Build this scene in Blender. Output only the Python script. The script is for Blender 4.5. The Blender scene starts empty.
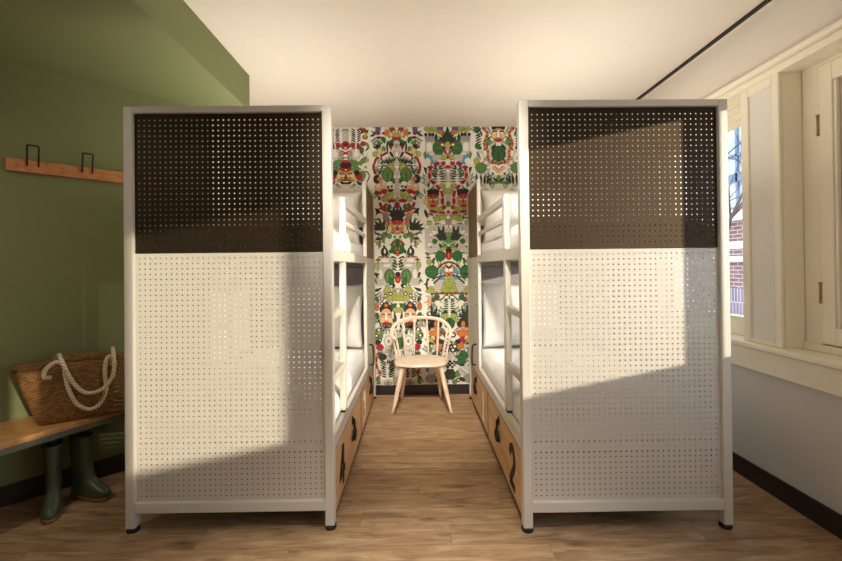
import bpy, math, random
from mathutils import Vector, Matrix, noise
random.seed(7)
PI = math.pi
scene = bpy.context.scene
COL = scene.collection

# ------------------------------------------------------------------ materials
def lin(c):
    return tuple((x/12.92 if x <= .04045 else ((x+.055)/1.055)**2.4) for x in (v/255 for v in c)) + (1,)

def new_mat(name):
    m = bpy.data.materials.new(name); m.use_nodes = True
    nt = m.node_tree
    return m, nt, nt.nodes['Principled BSDF']

def simple(name, rgb, rough=.5, metal=0, var=.04, scale=30, bump=0, bscale=200, spec=.5):
    m, nt, b = new_mat(name)
    N, L = nt.nodes.new, nt.links.new
    tc = N('ShaderNodeTexCoord')
    nz = N('ShaderNodeTexNoise'); nz.inputs['Scale'].default_value = scale; nz.inputs['Detail'].default_value = 3
    L(tc.outputs['Object'], nz.inputs['Vector'])
    mx = N('ShaderNodeMix'); mx.data_type = 'RGBA'
    c = lin(rgb)
    mx.inputs['A'].default_value = tuple(x*(1-var) for x in c[:3]) + (1,)
    mx.inputs['B'].default_value = tuple(min(1, x*(1+var)) for x in c[:3]) + (1,)
    L(nz.outputs['Fac'], mx.inputs['Factor']); L(mx.outputs['Result'], b.inputs['Base Color'])
    b.inputs['Roughness'].default_value = rough; b.inputs['Metallic'].default_value = metal
    b.inputs['Specular IOR Level'].default_value = spec
    if bump:
        n2 = N('ShaderNodeTexNoise'); n2.inputs['Scale'].default_value = bscale
        L(tc.outputs['Object'], n2.inputs['Vector'])
        bp = N('ShaderNodeBump'); bp.inputs['Strength'].default_value = bump; bp.inputs['Distance'].default_value = .002
        L(n2.outputs['Fac'], bp.inputs['Height']); L(bp.outputs['Normal'], b.inputs['Normal'])
    return m

def wood(name, dark, light, axis='Y', rough=.45, stretch=14, scale=2.2):
    m, nt, b = new_mat(name)
    N, L = nt.nodes.new, nt.links.new
    tc = N('ShaderNodeTexCoord'); mp = N('ShaderNodeMapping')
    s = [stretch]*3; s['XYZ'.index(axis)] = 1
    mp.inputs['Scale'].default_value = s
    L(tc.outputs['Object'], mp.inputs['Vector'])
    n1 = N('ShaderNodeTexNoise'); n1.inputs['Scale'].default_value = scale; n1.inputs['Detail'].default_value = 6; n1.inputs['Distortion'].default_value = .6
    L(mp.outputs['Vector'], n1.inputs['Vector'])
    r = N('ShaderNodeValToRGB'); r.color_ramp.elements[0].position = .3; r.color_ramp.elements[1].position = .7
    r.color_ramp.elements[0].color = lin(dark); r.color_ramp.elements[1].color = lin(light)
    L(n1.outputs['Fac'], r.inputs['Fac']); L(r.outputs['Color'], b.inputs['Base Color'])
    b.inputs['Roughness'].default_value = rough
    bp = N('ShaderNodeBump'); bp.inputs['Strength'].default_value = .15; bp.inputs['Distance'].default_value = .002
    L(n1.outputs['Fac'], bp.inputs['Height']); L(bp.outputs['Normal'], b.inputs['Normal'])
    return m

def floor_mat():
    m, nt, b = new_mat('wood_plank_floor')
    N, L = nt.nodes.new, nt.links.new
    tc = N('ShaderNodeTexCoord')
    br = N('ShaderNodeTexBrick'); br.offset = .37; br.offset_frequency = 2
    br.inputs['Scale'].default_value = 1; br.inputs['Brick Width'].default_value = 1.22; br.inputs['Row Height'].default_value = .152
    br.inputs['Mortar Size'].default_value = .0012; br.inputs['Bias'].default_value = 0
    br.inputs['Color1'].default_value = (0, 0, 0, 1); br.inputs['Color2'].default_value = (1, 1, 1, 1); br.inputs['Mortar'].default_value = (.5, .5, .5, 1)
    br.offset = 0
    sp = N('ShaderNodeSeparateXYZ'); L(tc.outputs['Object'], sp.inputs[0])
    dv = N('ShaderNodeMath'); dv.operation = 'DIVIDE'; dv.inputs[1].default_value = .152; L(sp.outputs['Y'], dv.inputs[0])
    fl = N('ShaderNodeMath'); fl.operation = 'FLOOR'; L(dv.outputs[0], fl.inputs[0])
    sh = N('ShaderNodeMath'); sh.operation = 'MULTIPLY_ADD'; sh.inputs[1].default_value = .4573; L(fl.outputs[0], sh.inputs[0]); L(sp.outputs['X'], sh.inputs[2])
    cb = N('ShaderNodeCombineXYZ'); L(sh.outputs[0], cb.inputs['X']); L(sp.outputs['Y'], cb.inputs['Y'])
    L(cb.outputs[0], br.inputs['Vector'])
    # per-plank shift of the grain
    off = N('ShaderNodeVectorMath'); off.operation = 'SCALE'; off.inputs['Scale'].default_value = 7.3
    L(br.outputs['Color'], off.inputs[0])
    add = N('ShaderNodeVectorMath'); L(tc.outputs['Object'], add.inputs[0]); L(off.outputs['Vector'], add.inputs[1])
    mp = N('ShaderNodeMapping'); mp.inputs['Scale'].default_value = (1.7, 10, 1); L(add.outputs['Vector'], mp.inputs['Vector'])
    n1 = N('ShaderNodeTexNoise'); n1.inputs['Scale'].default_value = 2.1; n1.inputs['Detail'].default_value = 7; n1.inputs['Roughness'].default_value = .62; n1.inputs['Distortion'].default_value = .9
    L(mp.outputs['Vector'], n1.inputs['Vector'])
    r = N('ShaderNodeValToRGB'); e = r.color_ramp.elements
    e[0].position = .28; e[0].color = lin((132, 103, 76)); e[1].position = .74; e[1].color = lin((214, 184, 146))
    x = e.new(.5); x.color = lin((182, 148, 112))
    L(n1.outputs['Fac'], r.inputs['Fac'])
    # plank tone
    tone = N('ShaderNodeMix'); tone.data_type = 'RGBA'; tone.blend_type = 'MULTIPLY'; tone.inputs['Factor'].default_value = 1
    tr = N('ShaderNodeValToRGB'); tr.color_ramp.elements[0].color = (.8, .79, .77, 1); tr.color_ramp.elements[1].color = (1, 1, 1, 1)
    L(br.outputs['Color'], tr.inputs['Fac']); L(r.outputs['Color'], tone.inputs['A']); L(tr.outputs['Color'], tone.inputs['B'])
    # knots
    mk = N('ShaderNodeMapping'); mk.inputs['Scale'].default_value = (2.6, 8, 1); L(add.outputs['Vector'], mk.inputs['Vector'])
    nw = N('ShaderNodeTexNoise'); nw.inputs['Scale'].default_value = 3; L(mk.outputs['Vector'], nw.inputs['Vector'])
    vm = N('ShaderNodeMix'); vm.data_type = 'VECTOR'; vm.inputs['Factor'].default_value = .18
    L(mk.outputs['Vector'], vm.inputs['A']); L(nw.outputs['Color'], vm.inputs['B'])
    vo = N('ShaderNodeTexVoronoi'); vo.inputs['Scale'].default_value = 1.3; L(vm.outputs['Result'], vo.inputs['Vector'])
    kr = N('ShaderNodeValToRGB'); kr.color_ramp.elements[0].position = .05; kr.color_ramp.elements[0].color = (.38, .33, .3, 1)
    kr.color_ramp.elements[1].position = .2; kr.color_ramp.elements[1].color = (1, 1, 1, 1)
    L(vo.outputs['Distance'], kr.inputs['Fac'])
    k2 = N('ShaderNodeMix'); k2.data_type = 'RGBA'; k2.blend_type = 'MULTIPLY'; k2.inputs['Factor'].default_value = .8
    L(tone.outputs['Result'], k2.inputs['A']); L(kr.outputs['Color'], k2.inputs['B'])
    # fine dark streaks
    ms = N('ShaderNodeMapping'); ms.inputs['Scale'].default_value = (3, 80, 1); L(add.outputs['Vector'], ms.inputs['Vector'])
    ns = N('ShaderNodeTexNoise'); ns.inputs['Scale'].default_value = 1.5; ns.inputs['Detail'].default_value = 4; L(ms.outputs['Vector'], ns.inputs['Vector'])
    sr = N('ShaderNodeValToRGB'); sr.color_ramp.elements[0].position = .3; sr.color_ramp.elements[0].color = (.62, .58, .55, 1)
    sr.color_ramp.elements[1].position = .5; sr.color_ramp.elements[1].color = (1, 1, 1, 1); L(ns.outputs['Fac'], sr.inputs['Fac'])
    k3 = N('ShaderNodeMix'); k3.data_type = 'RGBA'; k3.blend_type = 'MULTIPLY'; k3.inputs['Factor'].default_value = .6
    L(k2.outputs['Result'], k3.inputs['A']); L(sr.outputs['Color'], k3.inputs['B'])
    mo = N('ShaderNodeMix'); mo.data_type = 'RGBA'; mo.inputs['B'].default_value = lin((92, 68, 48))
    sc = N('ShaderNodeMath'); sc.operation = 'MULTIPLY'; sc.inputs[1].default_value = .6; L(br.outputs['Fac'], sc.inputs[0])
    L(sc.outputs[0], mo.inputs['Factor']); L(k3.outputs['Result'], mo.inputs['A'])
    L(mo.outputs['Result'], b.inputs['Base Color'])
    b.inputs['Roughness'].default_value = .5; b.inputs['Specular IOR Level'].default_value = .35
    bp = N('ShaderNodeBump'); bp.inputs['Strength'].default_value = .2; bp.inputs['Distance'].default_value = .002
    L(n1.outputs['Fac'], bp.inputs['Height']); L(bp.outputs['Normal'], b.inputs['Normal'])
    return m

def weave_mat():
    m, nt, b = new_mat('woven_straw')
    N, L = nt.nodes.new, nt.links.new
    tc = N('ShaderNodeTexCoord')
    br = N('ShaderNodeTexBrick'); br.offset = .5
    br.inputs['Scale'].default_value = 1; br.inputs['Brick Width'].default_value = .022; br.inputs['Row Height'].default_value = .0095; br.inputs['Mortar Size'].default_value = .0013
    br.inputs['Mortar Smooth'].default_value = .5
    br.inputs['Color1'].default_value = lin((152, 104, 54)); br.inputs['Color2'].default_value = lin((196, 146, 84)); br.inputs['Mortar'].default_value = lin((60, 36, 16))
    L(tc.outputs['UV'], br.inputs['Vector'])
    nz = N('ShaderNodeTexNoise'); nz.inputs['Scale'].default_value = 40; L(tc.outputs['UV'], nz.inputs['Vector'])
    mx = N('ShaderNodeMix'); mx.data_type = 'RGBA'; mx.blend_type = 'MULTIPLY'; mx.inputs['Factor'].default_value = .5
    L(br.outputs['Color'], mx.inputs['A']); L(nz.outputs['Color'], mx.inputs['B']); 
    hs = N('ShaderNodeHueSaturation'); hs.inputs['Saturation'].default_value = 1.0; hs.inputs['Value'].default_value = .8
    L(br.outputs['Color'], hs.inputs['Color']); L(hs.outputs['Color'], b.inputs['Base Color'])
    b.inputs['Roughness'].default_value = .55
    iv = N('ShaderNodeMath'); iv.operation = 'SUBTRACT'; iv.inputs[0].default_value = 1; L(br.outputs['Fac'], iv.inputs[1])
    bp = N('ShaderNodeBump'); bp.inputs['Strength'].default_value = .9; bp.inputs['Distance'].default_value = .004
    L(iv.outputs[0], bp.inputs['Height']); L(bp.outputs['Normal'], b.inputs['Normal'])
    return m

def rope_mat():
    m, nt, b = new_mat('cotton_rope')
    N, L = nt.nodes.new, nt.links.new
    tc = N('ShaderNodeTexCoord')
    wv = N('ShaderNodeTexWave'); wv.bands_direction = 'DIAGONAL'; wv.inputs['Scale'].default_value = 1; wv.inputs['Distortion'].default_value = 0
    mp = N('ShaderNodeMapping'); mp.inputs['Scale'].default_value = (34, 2.0, 1)
    L(tc.outputs['UV'], mp.inputs['Vector']); L(mp.outputs['Vector'], wv.inputs['Vector'])
    r = N('ShaderNodeValToRGB'); r.color_ramp.elements[0].color = lin((206, 182, 146)); r.color_ramp.elements[1].color = lin((246, 230, 200)); r.color_ramp.elements[1].position = .5
    L(wv.outputs['Fac'], r.inputs['Fac']); L(r.outputs['Color'], b.inputs['Base Color'])
    bp = N('ShaderNodeBump'); bp.inputs['Strength'].default_value = .6; bp.inputs['Distance'].default_value = .004
    L(wv.outputs['Fac'], bp.inputs['Height']); L(bp.outputs['Normal'], b.inputs['Normal'])
    b.inputs['Roughness'].default_value = .9
    return m

def cloth(name, rgb, bump=.3):
    m, nt, b = new_mat(name)
    N, L = nt.nodes.new, nt.links.new
    tc = N('ShaderNodeTexCoord')
    b.inputs['Base Color'].default_value = lin(rgb); b.inputs['Roughness'].default_value = .9; b.inputs['Specular IOR Level'].default_value = .15
    nz = N('ShaderNodeTexNoise'); nz.inputs['Scale'].default_value = 9; nz.inputs['Detail'].default_value = 5; L(tc.outputs['Object'], nz.inputs['Vector'])
    bp = N('ShaderNodeBump'); bp.inputs['Strength'].default_value = bump; bp.inputs['Distance'].default_value = .02
    L(nz.outputs['Fac'], bp.inputs['Height']); L(bp.outputs['Normal'], b.inputs['Normal'])
    return m

def brick_mat(name, c1, c2, mortar, w=.22, h=.075, rot=False):
    m, nt, b = new_mat(name)
    N, L = nt.nodes.new, nt.links.new
    tc = N('ShaderNodeTexCoord'); mp = N('ShaderNodeMapping')
    L(tc.outputs['Object'], mp.inputs['Vector'])
    sx = N('ShaderNodeSeparateXYZ'); cb = N('ShaderNodeCombineXYZ'); L(mp.outputs['Vector'], sx.inputs[0])
    L(sx.outputs['Y'], cb.inputs['X']); L(sx.outputs['Z'], cb.inputs['Y'])
    br = N('ShaderNodeTexBrick'); br.inputs['Scale'].default_value = 1
    br.inputs['Brick Width'].default_value = w; br.inputs['Row Height'].default_value = h; br.inputs['Mortar Size'].default_value = .008
    br.inputs['Color1'].default_value = lin(c1); br.inputs['Color2'].default_value = lin(c2); br.inputs['Mortar'].default_value = lin(mortar)
    L(cb.outputs[0], br.inputs['Vector']); L(br.outputs['Color'], b.inputs['Base Color']); b.inputs['Roughness'].default_value = .9
    return m

def glass_mat(name, tint=(1, 1, 1, 1)):
    m, nt, b = new_mat(name)
    N, L = nt.nodes.new, nt.links.new
    nt.nodes.remove(b)
    tr = N('ShaderNodeBsdfTransparent'); tr.inputs['Color'].default_value = tint
    gl = N('ShaderNodeBsdfGlossy'); gl.inputs['Roughness'].default_value = .02
    mx = N('ShaderNodeMixShader'); mx.inputs[0].default_value = .05; L(tr.outputs[0], mx.inputs[1]); L(gl.outputs[0], mx.inputs[2])
    L(mx.outputs[0], nt.nodes['Material Output'].inputs['Surface'])
    return m

M = {}
M['offwhite'] = simple('wall_paint_off_white', (226, 216, 202), .85, bump=.05)
M['ceiling'] = simple('ceiling_paint', (226, 215, 200), .9)
M['lowwall'] = simple('wall_paint_cool_white', (214, 210, 206), .85)
M['green'] = simple('olive_green_paint', (124, 129, 84), .7, var=.03, scale=3)
M['trim'] = simple('cream_gloss_paint', (248, 239, 216), .35)
M['trimpanel'] = simple('pale_panel_paint', (232, 227, 216), .4)
M['skirt'] = simple('dark_brown_skirting', (44, 35, 32), .4)
M['floor'] = floor_mat()
M['metal'] = simple('white_powder_coat', (216, 211, 198), .38, var=.01)
M['panelwhite'] = simple('white_sheet_metal', (208, 203, 190), .38, var=.01)
M['paneldark'] = simple('dark_bronze_sheet_metal', (64, 53, 40), .58, .8, var=.03, spec=.3)
M['rubber'] = simple('black_rubber', (22, 20, 19), .6)
M['black'] = simple('black_metal', (20, 18, 17), .6)
M['oak'] = wood('oak_drawer_front', (196, 154, 104), (222, 184, 134), 'Y')
M['numwhite'] = simple('white_number_paint', (248, 246, 240), .6)
M['oakdark'] = simple('dark_edge_band', (48, 36, 28), .5)
M['headwood'] = wood('walnut_side_panel', (104, 78, 54), (140, 108, 76), 'Z')
M['underbox'] = simple('dark_storage_box', (70, 62, 56), .6)
M['grey'] = simple('grey_upholstery', (158, 152, 152), .9, bump=.3, bscale=400)
M['sheet'] = cloth('white_cotton_sheet', (236, 233, 228), .15)
M['duvet'] = cloth('white_duvet_cotton', (238, 235, 230), .45)
M['pillow'] = cloth('white_pillow_cotton', (236, 232, 224), .35)
M['chair'] = wood('pale_birch', (232, 206, 178), (246, 226, 202), 'Z', .5)
M['bench'] = wood('oak_bench_board', (204, 146, 88), (230, 176, 114), 'X', .45)
M['rack'] = wood('oak_rack_board', (176, 110, 62), (206, 142, 86), 'X', .45)
M['greymetal'] = simple('grey_green_metal', (120, 124, 110), .5)
M['boot'] = simple('green_rubber', (78, 88, 62), .38, var=.08)
M['sole'] = simple('tan_rubber_sole', (142, 98, 58), .6)
M['bootin'] = simple('boot_lining', (46, 44, 38), .9)
M['weave'] = weave_mat(); M['rope'] = rope_mat()
M['blind'] = cloth('cream_blind_fabric', (240, 230, 208), .1)
M['brass'] = simple('aged_brass', (176, 140, 84), .35, .8)
M['glass'] = glass_mat('window_glass')
M['greyglass'] = simple('grey_net_curtain', (188, 178, 166), .8)
M['steel_blue'] = simple('blue_grey_window_paint', (104, 124, 146), .5)
M['stone'] = simple('pale_stone', (226, 216, 206), .8)
M['brick'] = brick_mat('brown_purple_brick', (142, 106, 102), (120, 88, 90), (196, 184, 176))
M['soldier'] = brick_mat('purple_soldier_brick', (128, 112, 128), (150, 132, 144), (206, 200, 198), .075, .30)
M['skyglass'] = simple('sky_coloured_glass', (176, 196, 220), .08, 0)  # opaque pane; the reflected sky is put into its pale blue
M['bark'] = simple('grey_bark', (84, 74, 70), .9)
M['ground'] = simple('street_paving', (150, 142, 134), .9)

# ------------------------------------------------------------------ mesh builder
class MB:
    def __init__(s): s.v = []; s.f = []; s.m = []; s.uv = {}
    def add(s, vs, fs, mi=0):
        o = len(s.v); s.v += [tuple(p) for p in vs]
        for f in fs: s.f.append(tuple(i+o for i in f)); s.m.append(mi)
    def box(s, x0, x1, y0, y1, z0, z1, mi=0):
        x0, x1 = sorted((x0, x1)); y0, y1 = sorted((y0, y1)); z0, z1 = sorted((z0, z1))
        s.add([(x, y, z) for z in (z0, z1) for y in (y0, y1) for x in (x0, x1)],
              [(0, 2, 3, 1), (4, 5, 7, 6), (0, 1, 5, 4), (2, 6, 7, 3), (0, 4, 6, 2), (1, 3, 7, 5)], mi)
        return s
    def prism(s, poly, z0, z1, mi=0):
        # poly: counter-clockwise (x, y) list
        n = len(poly)
        a = sum(poly[i][0]*poly[(i+1) % n][1]-poly[(i+1) % n][0]*poly[i][1] for i in range(n))
        if a < 0: poly = poly[::-1]
        s.add([(x, y, z0) for x, y in poly]+[(x, y, z1) for x, y in poly],
              [tuple(range(n))[::-1], tuple(range(n, 2*n))]+[(i, (i+1) % n, (i+1) % n+n, i+n) for i in range(n)], mi)
        return s
    def tube(s, pts, r, n=8, mi=0, cap=True, uv=False, closed=False):
        pts = [Vector(p) for p in pts]; N = len(pts)
        rr = r if isinstance(r, (list, tuple)) else [r]*N
        T = []
        for i in range(N):
            a = pts[max(i-1, 0)] if not closed else pts[i-1]
            b = pts[min(i+1, N-1)] if not closed else pts[(i+1) % N]
            T.append((b-a).normalized())
        u = T[0].orthogonal().normalized(); rings = []
        o = len(s.v); acc = 0; accs = []
        for i in range(N):
            if i: acc += (pts[i]-pts[i-1]).length
            accs.append(acc)
            u = (u-T[i]*u.dot(T[i])).normalized(); w = T[i].cross(u)
            for k in range(n):
                a = 2*PI*k/n; s.v.append(tuple(pts[i]+(u*math.cos(a)+w*math.sin(a))*rr[i]))
        last = N if closed else N-1
        for i in range(last):
            j = (i+1) % N
            for k in range(n):
                f = (o+i*n+k, o+i*n+(k+1) % n, o+j*n+(k+1) % n, o+j*n+k)
                if uv: s.uv[len(s.f)] = [(accs[i], k/n), (accs[i], (k+1)/n), (accs[j], (k+1)/n), (accs[j], k/n)]
                s.f.append(f); s.m.append(mi)
        if cap and not closed:
            s.f.append(tuple(o+k for k in range(n))[::-1]); s.m.append(mi)
            s.f.append(tuple(o+(N-1)*n+k for k in range(n))); s.m.append(mi)
        return s
    def lathe(s, prof, c=(0, 0, 0), n=24, mi=0):
        o = len(s.v)
        for r, z in prof:
            for k in range(n):
                a = 2*PI*k/n; s.v.append((c[0]+r*math.cos(a), c[1]+r*math.sin(a), c[2]+z))
        for i in range(len(prof)-1):
            for k in range(n):
                s.f.append((o+i*n+k, o+i*n+(k+1) % n, o+(i+1)*n+(k+1) % n, o+(i+1)*n+k)); s.m.append(mi)
        s.f.append(tuple(o+k for k in range(n))[::-1]); s.m.append(mi)
        s.f.append(tuple(o+(len(prof)-1)*n+k for k in range(n))); s.m.append(mi)
        return s
    def loft(s, rings, mi=0, cap=True):
        # rings: equal-length closed rings
        o = len(s.v); n = len(rings[0])
        for r in rings: s.v += [tuple(p) for p in r]
        for i in range(len(rings)-1):
            for k in range(n):
                s.f.append((o+i*n+k, o+i*n+(k+1) % n, o+(i+1)*n+(k+1) % n, o+(i+1)*n+k)); s.m.append(mi)
        if cap:
            s.f.append(tuple(o+k for k in range(n))[::-1]); s.m.append(mi)
            s.f.append(tuple(o+(len(rings)-1)*n+k for k in range(n))); s.m.append(mi)
        return s
    def mesh(s, name, mats, smooth=False):
        me = bpy.data.meshes.new(name); me.from_pydata(s.v, [], s.f)
        for m in (mats if isinstance(mats, (list, tuple)) else [mats]): me.materials.append(m)
        me.polygons.foreach_set('material_index', s.m)
        if smooth: me.polygons.foreach_set('use_smooth', [True]*len(s.f))
        if s.uv:
            ul = me.uv_layers.new(name='UVMap')
            for fi, uvs in s.uv.items():
                for li, q in zip(me.polygons[fi].loop_indices, uvs): ul.data[li].uv = q
        me.update(); return me
    def build(s, name, mats, parent=None, smooth=False, bevel=0, seg=2, sub=0):
        return link(name, s.mesh(name, mats, smooth), parent, bevel, seg, sub)

def link(name, me, parent=None, bevel=0, seg=2, sub=0):
    o = bpy.data.objects.new(name, me); COL.objects.link(o)
    if parent:
        o.parent = parent
        o.matrix_parent_inverse = parent.matrix_basis.inverted()
    if bevel:
        b = o.modifiers.new('bevel', 'BEVEL'); b.width = bevel; b.segments = seg; b.limit_method = 'ANGLE'
    if sub:
        b = o.modifiers.new('subdivision', 'SUBSURF'); b.levels = b.render_levels = sub
    return o

def tag(o, label, cat, group=None):
    o['label'] = label; o['category'] = cat
    if group: o['group'] = group
    return o

def empty(name, label, cat, loc=(0, 0, 0), group=None):
    o = bpy.data.objects.new(name, None); COL.objects.link(o); o.location = loc; o.empty_display_size = .1
    return tag(o, label, cat, group)

def struct(name, mb, mats, parent=None, **k):
    o = mb.build(name, mats, parent, **k)
    if not parent: o['kind'] = 'structure'
    return o

def smooth_pts(P, n=6):
    P = [Vector(p) for p in P]; out = []
    for i in range(len(P)-1):
        a, b, c, d = P[max(i-1, 0)], P[i], P[i+1], P[min(i+2, len(P)-1)]
        for k in range(n):
            t = k/n
            out.append(.5*((2*b)+(c-a)*t+(2*a-5*b+4*c-d)*t*t+(3*b-a-3*c+d)*t**3))
    out.append(P[-1]); return out

# ------------------------------------------------------------------ dimensions
CEIL = 2.777; YW = 4.32; XW = 2.02; XO = 2.30
XL = -4.0; YR = -2.4
SOFF = 2.513

# ------------------------------------------------------------------ room shell
struct('floor', MB().box(XL-.1, XO, YR-.1, YW+.1, -.1, 0), M['floor'])
struct('ceiling', MB().box(XL-.1, XO, YR-.1, YW+.1, CEIL, CEIL+.1), M['ceiling'])
wall_back = struct('wall_back', MB().box(-1.8, XO, YW, YW+.12, 0, CEIL), M['offwhite'])
struct('wall_left', MB().prism([(-1.56, 3.15), (-1.56, YW), (-1.8, YW), (-1.8, 3.15)], 0, CEIL), M['offwhite'])
struct('wall_niche', MB().prism([(-1.56, 3.15), (-1.80, 3.15), (XL-.1, .95), (XL-.1, YR), (XL, YR), (XL, .71)], 0, CEIL), M['green'])
struct('wall_rear', MB().box(XL, XO, YR-.1, YR, 0, CEIL), M['offwhite'])
struct('trim_1', MB().prism([(-1.249, YR), (-1.249, 3.15), (-1.56, 3.15), (XL, .71), (XL, YR)], SOFF, CEIL), M['green'])

# right wall with its window openings and an added sun slot
w = MB()
w.box(XW, XO, YR, YW, 0, .84)
w.box(XW, XO, YR, YW, 2.38, CEIL)
w.box(XW, XO, 2.27, 2.52, .84, 2.38)                 # pier between the two openings
w.box(XW, XO, 3.45, YW, .84, 2.38)
w.box(2.19, XO, 1.62, 2.27, .84, 2.38)               # behind the panelled shutter
w.box(XW, XO, YR, -1.58, .84, 2.38)
w.box(XW, XO, -1.295, -1.14, .84, 2.38)
w.box(XW, XO, -1.58, -1.295, .84, 1.22)  # wall below an unseen slot added to throw sun on the bag
w.box(XW, XO, -1.58, -1.295, 1.60, 2.38)
struct('wall_right', w, M['lowwall'])
up = MB().box(XW-.006, XW, YR, YW, 2.44, CEIL); struct('trim_2', up, M['offwhite'])

# baseboards
bb = MB().box(XW-.016, XW, YR, YW, 0, .113)
struct('baseboard_right', bb, M['skirt'], bevel=.003)
struct('baseboard_back', MB().box(-1.55, XW-.016, YW-.016, YW, 0, .1), M['skirt'], bevel=.003)
s2 = .0113
struct('baseboard_left', MB().prism([(-1.56, 3.15), (XL, .71), (XL+s2*1.6, .71-s2*.4), (-1.56+s2, 3.15-s2)], 0, .11), M['skirt'])

# sill, apron and crown along the right wall
sill = MB().box(1.965, 2.14, YR, 3.6, .812, .85)
struct('trim_3', sill, M['trim'], bevel=.012, seg=4)
struct('trim_4', MB().box(1.997, XW, YR, 3.6, .682, .812), M['trim'], bevel=.003)
cr = MB().box(1.992, XW, YR, YW, 2.372, 2.412).box(1.965, XW, YR, YW, 2.412, 2.446)
struct('trim_5', cr, M['trim'], bevel=.011, seg=4)
struct('trim_7', MB().box(1.994, 2.20, 1.505, 3.45, 2.368, 2.3795), M['trim'])

# panelled pier casing
pc = MB()
pc.box(2.0, XW, 2.475, 2.53, .85, 2.372).box(2.0, XW, 2.262, 2.305, .85, 2.372)
pc.box(2.0, XW, 2.305, 2.475, 2.315, 2.372).box(2.0, XW, 2.305, 2.475, .85, .868)
pier = struct('trim_6', pc, M['trim'], bevel=.006, seg=3)
struct('pier_panel', MB().box(2.012, XW, 2.305, 2.475, .868, 2.315), M['trimpanel'], pier)
struct('reveal_lining', MB().box(2.02, 2.13, 2.262, 2.272, .85, 2.372), M['trim'], pier)

# window_1: beyond the pier, seen as a narrow strip
f1 = MB()
f1.box(2.12, 2.20, 2.52, 3.45, .85, .97).box(2.12, 2.20, 2.52, 3.45, 2.33, 2.38).box(2.12, 2.20, 3.39, 3.45, .97, 2.33).box(2.12, 2.20, 2.52, 2.56, .97, 2.33)
f1.box(2.11, 2.13, 2.52, 3.45, .85, .905)
win1 = struct('window_1', f1, M['trim'], bevel=.004)
MB().box(2.157, 2.163, 2.56, 3.39, .97, 2.33).build('pane', M['glass'], win1)
# roman blind over its top
bl = MB()
prof = [(2.372, .0), (2.345, .004), (2.335, .012), (2.30, .006), (2.29, .016), (2.25, .008), (2.24, .018), (2.202, .010)]
for i in range(len(prof)-1):
    (z0, d0), (z1, d1) = prof[i], prof[i+1]
    bl.add([(2.105-d0, 2.535, z0), (2.105-d0, 3.43, z0), (2.105-d1, 3.43, z1), (2.105-d1, 2.535, z1),
            (2.113-d0, 2.535, z0), (2.113-d0, 3.43, z0), (2.113-d1, 3.43, z1), (2.113-d1, 2.535, z1)],
           [(0, 1, 2, 3), (7, 6, 5, 4), (0, 3, 7, 4), (1, 5, 6, 2), (3, 2, 6, 7), (0, 4, 5, 1)])
tag(bl.build('roman_blind', M['blind']), 'cream fabric roman blind drawn up at the top of the narrow far window', 'blind')

# window_2: panelled casement on hinges, next to the camera
c2 = MB()
c2.box(2.13, 2.19, 2.165, 2.262, .85, 2.372)           # fixed post
c2.box(2.115, 2.19, 1.622, 2.262, .85, .888)
c2.box(2.13, 2.19, 1.622, 2.165, 2.35, 2.368)
win2 = struct('window_2', c2, M['trim'], bevel=.004)
cs = MB()
cs.box(2.12, 2.165, 2.088, 2.158, .895, 2.345).box(2.12, 2.165, 1.624, 1.68, .895, 2.345)
cs.box(2.12, 2.165, 1.68, 2.088, 2.25, 2.345).box(2.12, 2.165, 1.68, 2.088, .895, .985)
cs.box(2.128, 2.165, 2.072, 2.088, .985, 2.25)
csh = struct('casement', cs, M['trim'], win2, bevel=.004)
struct('casement_panel', MB().box(2.145, 2.16, 1.68, 2.074, .985, 2.25), M['greyglass'], win2)
for hz in (1.16, 2.04):
    h_ = MB().tube([(2.117, 2.160, hz-.045), (2.117, 2.160, hz+.045)], .006, 10)
    h_.tube([(2.117, 2.160, hz-.055), (2.117, 2.160, hz-.047)], .0085, 10).tube([(2.117, 2.160, hz+.047), (2.117, 2.160, hz+.055)], .0085, 10)
    struct('hinge', h_, M['brass'], win2, smooth=True)

# window_3: the big pair of lights beside the camera that lets the sun in
f3 = MB()
f3.box(2.12, 2.19, -1.14, 1.62, .85, .965).box(2.12, 2.19, -1.14, 1.62, 2.32, 2.38)
f3.box(2.12, 2.18, -.313, -.15, .965, 2.32).box(2.12, 2.19, -1.14, -1.135, .965, 2.32).box(2.12, 2.165, 1.388, 1.492, .965, 2.32)
win3 = struct('window_3', f3, M['trim'])
MB().box(2.148, 2.152, -.15, 1.388, .965, 2.32).box(2.148, 2.152, 1.492, 1.62, .965, 2.32).box(2.148, 2.152, -1.135, -.313, .965, 2.32).build('pane', M['glass'], win3)
edge = [(1.61, 2.19), (.6, 2.182), (-.15, 2.165), (-.313, 2.155), (-1.172, 2.155)]
b3 = MB()
for (ya, za), (yb, zb) in zip(edge, edge[1:]):
    b3.add([(2.10, ya, za), (2.10, yb, zb), (2.10, yb, 2.37), (2.10, ya, 2.37), (2.112, ya, za), (2.112, yb, zb), (2.112, yb, 2.37), (2.112, ya, 2.37)],
           [(0, 1, 2, 3), (7, 6, 5, 4), (0, 4, 5, 1), (3, 2, 6, 7), (0, 3, 7, 4), (1, 5, 6, 2)])
b3.build('blind', M['blind'], win3)

# black track on the ceiling
tk = MB().box(1.945, 1.972, YR+.05, YW-.05, CEIL-.012, CEIL)
tag(tk.build('ceiling_track', M['black']), 'thin black track running along the white ceiling above the right wall', 'track')

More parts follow.
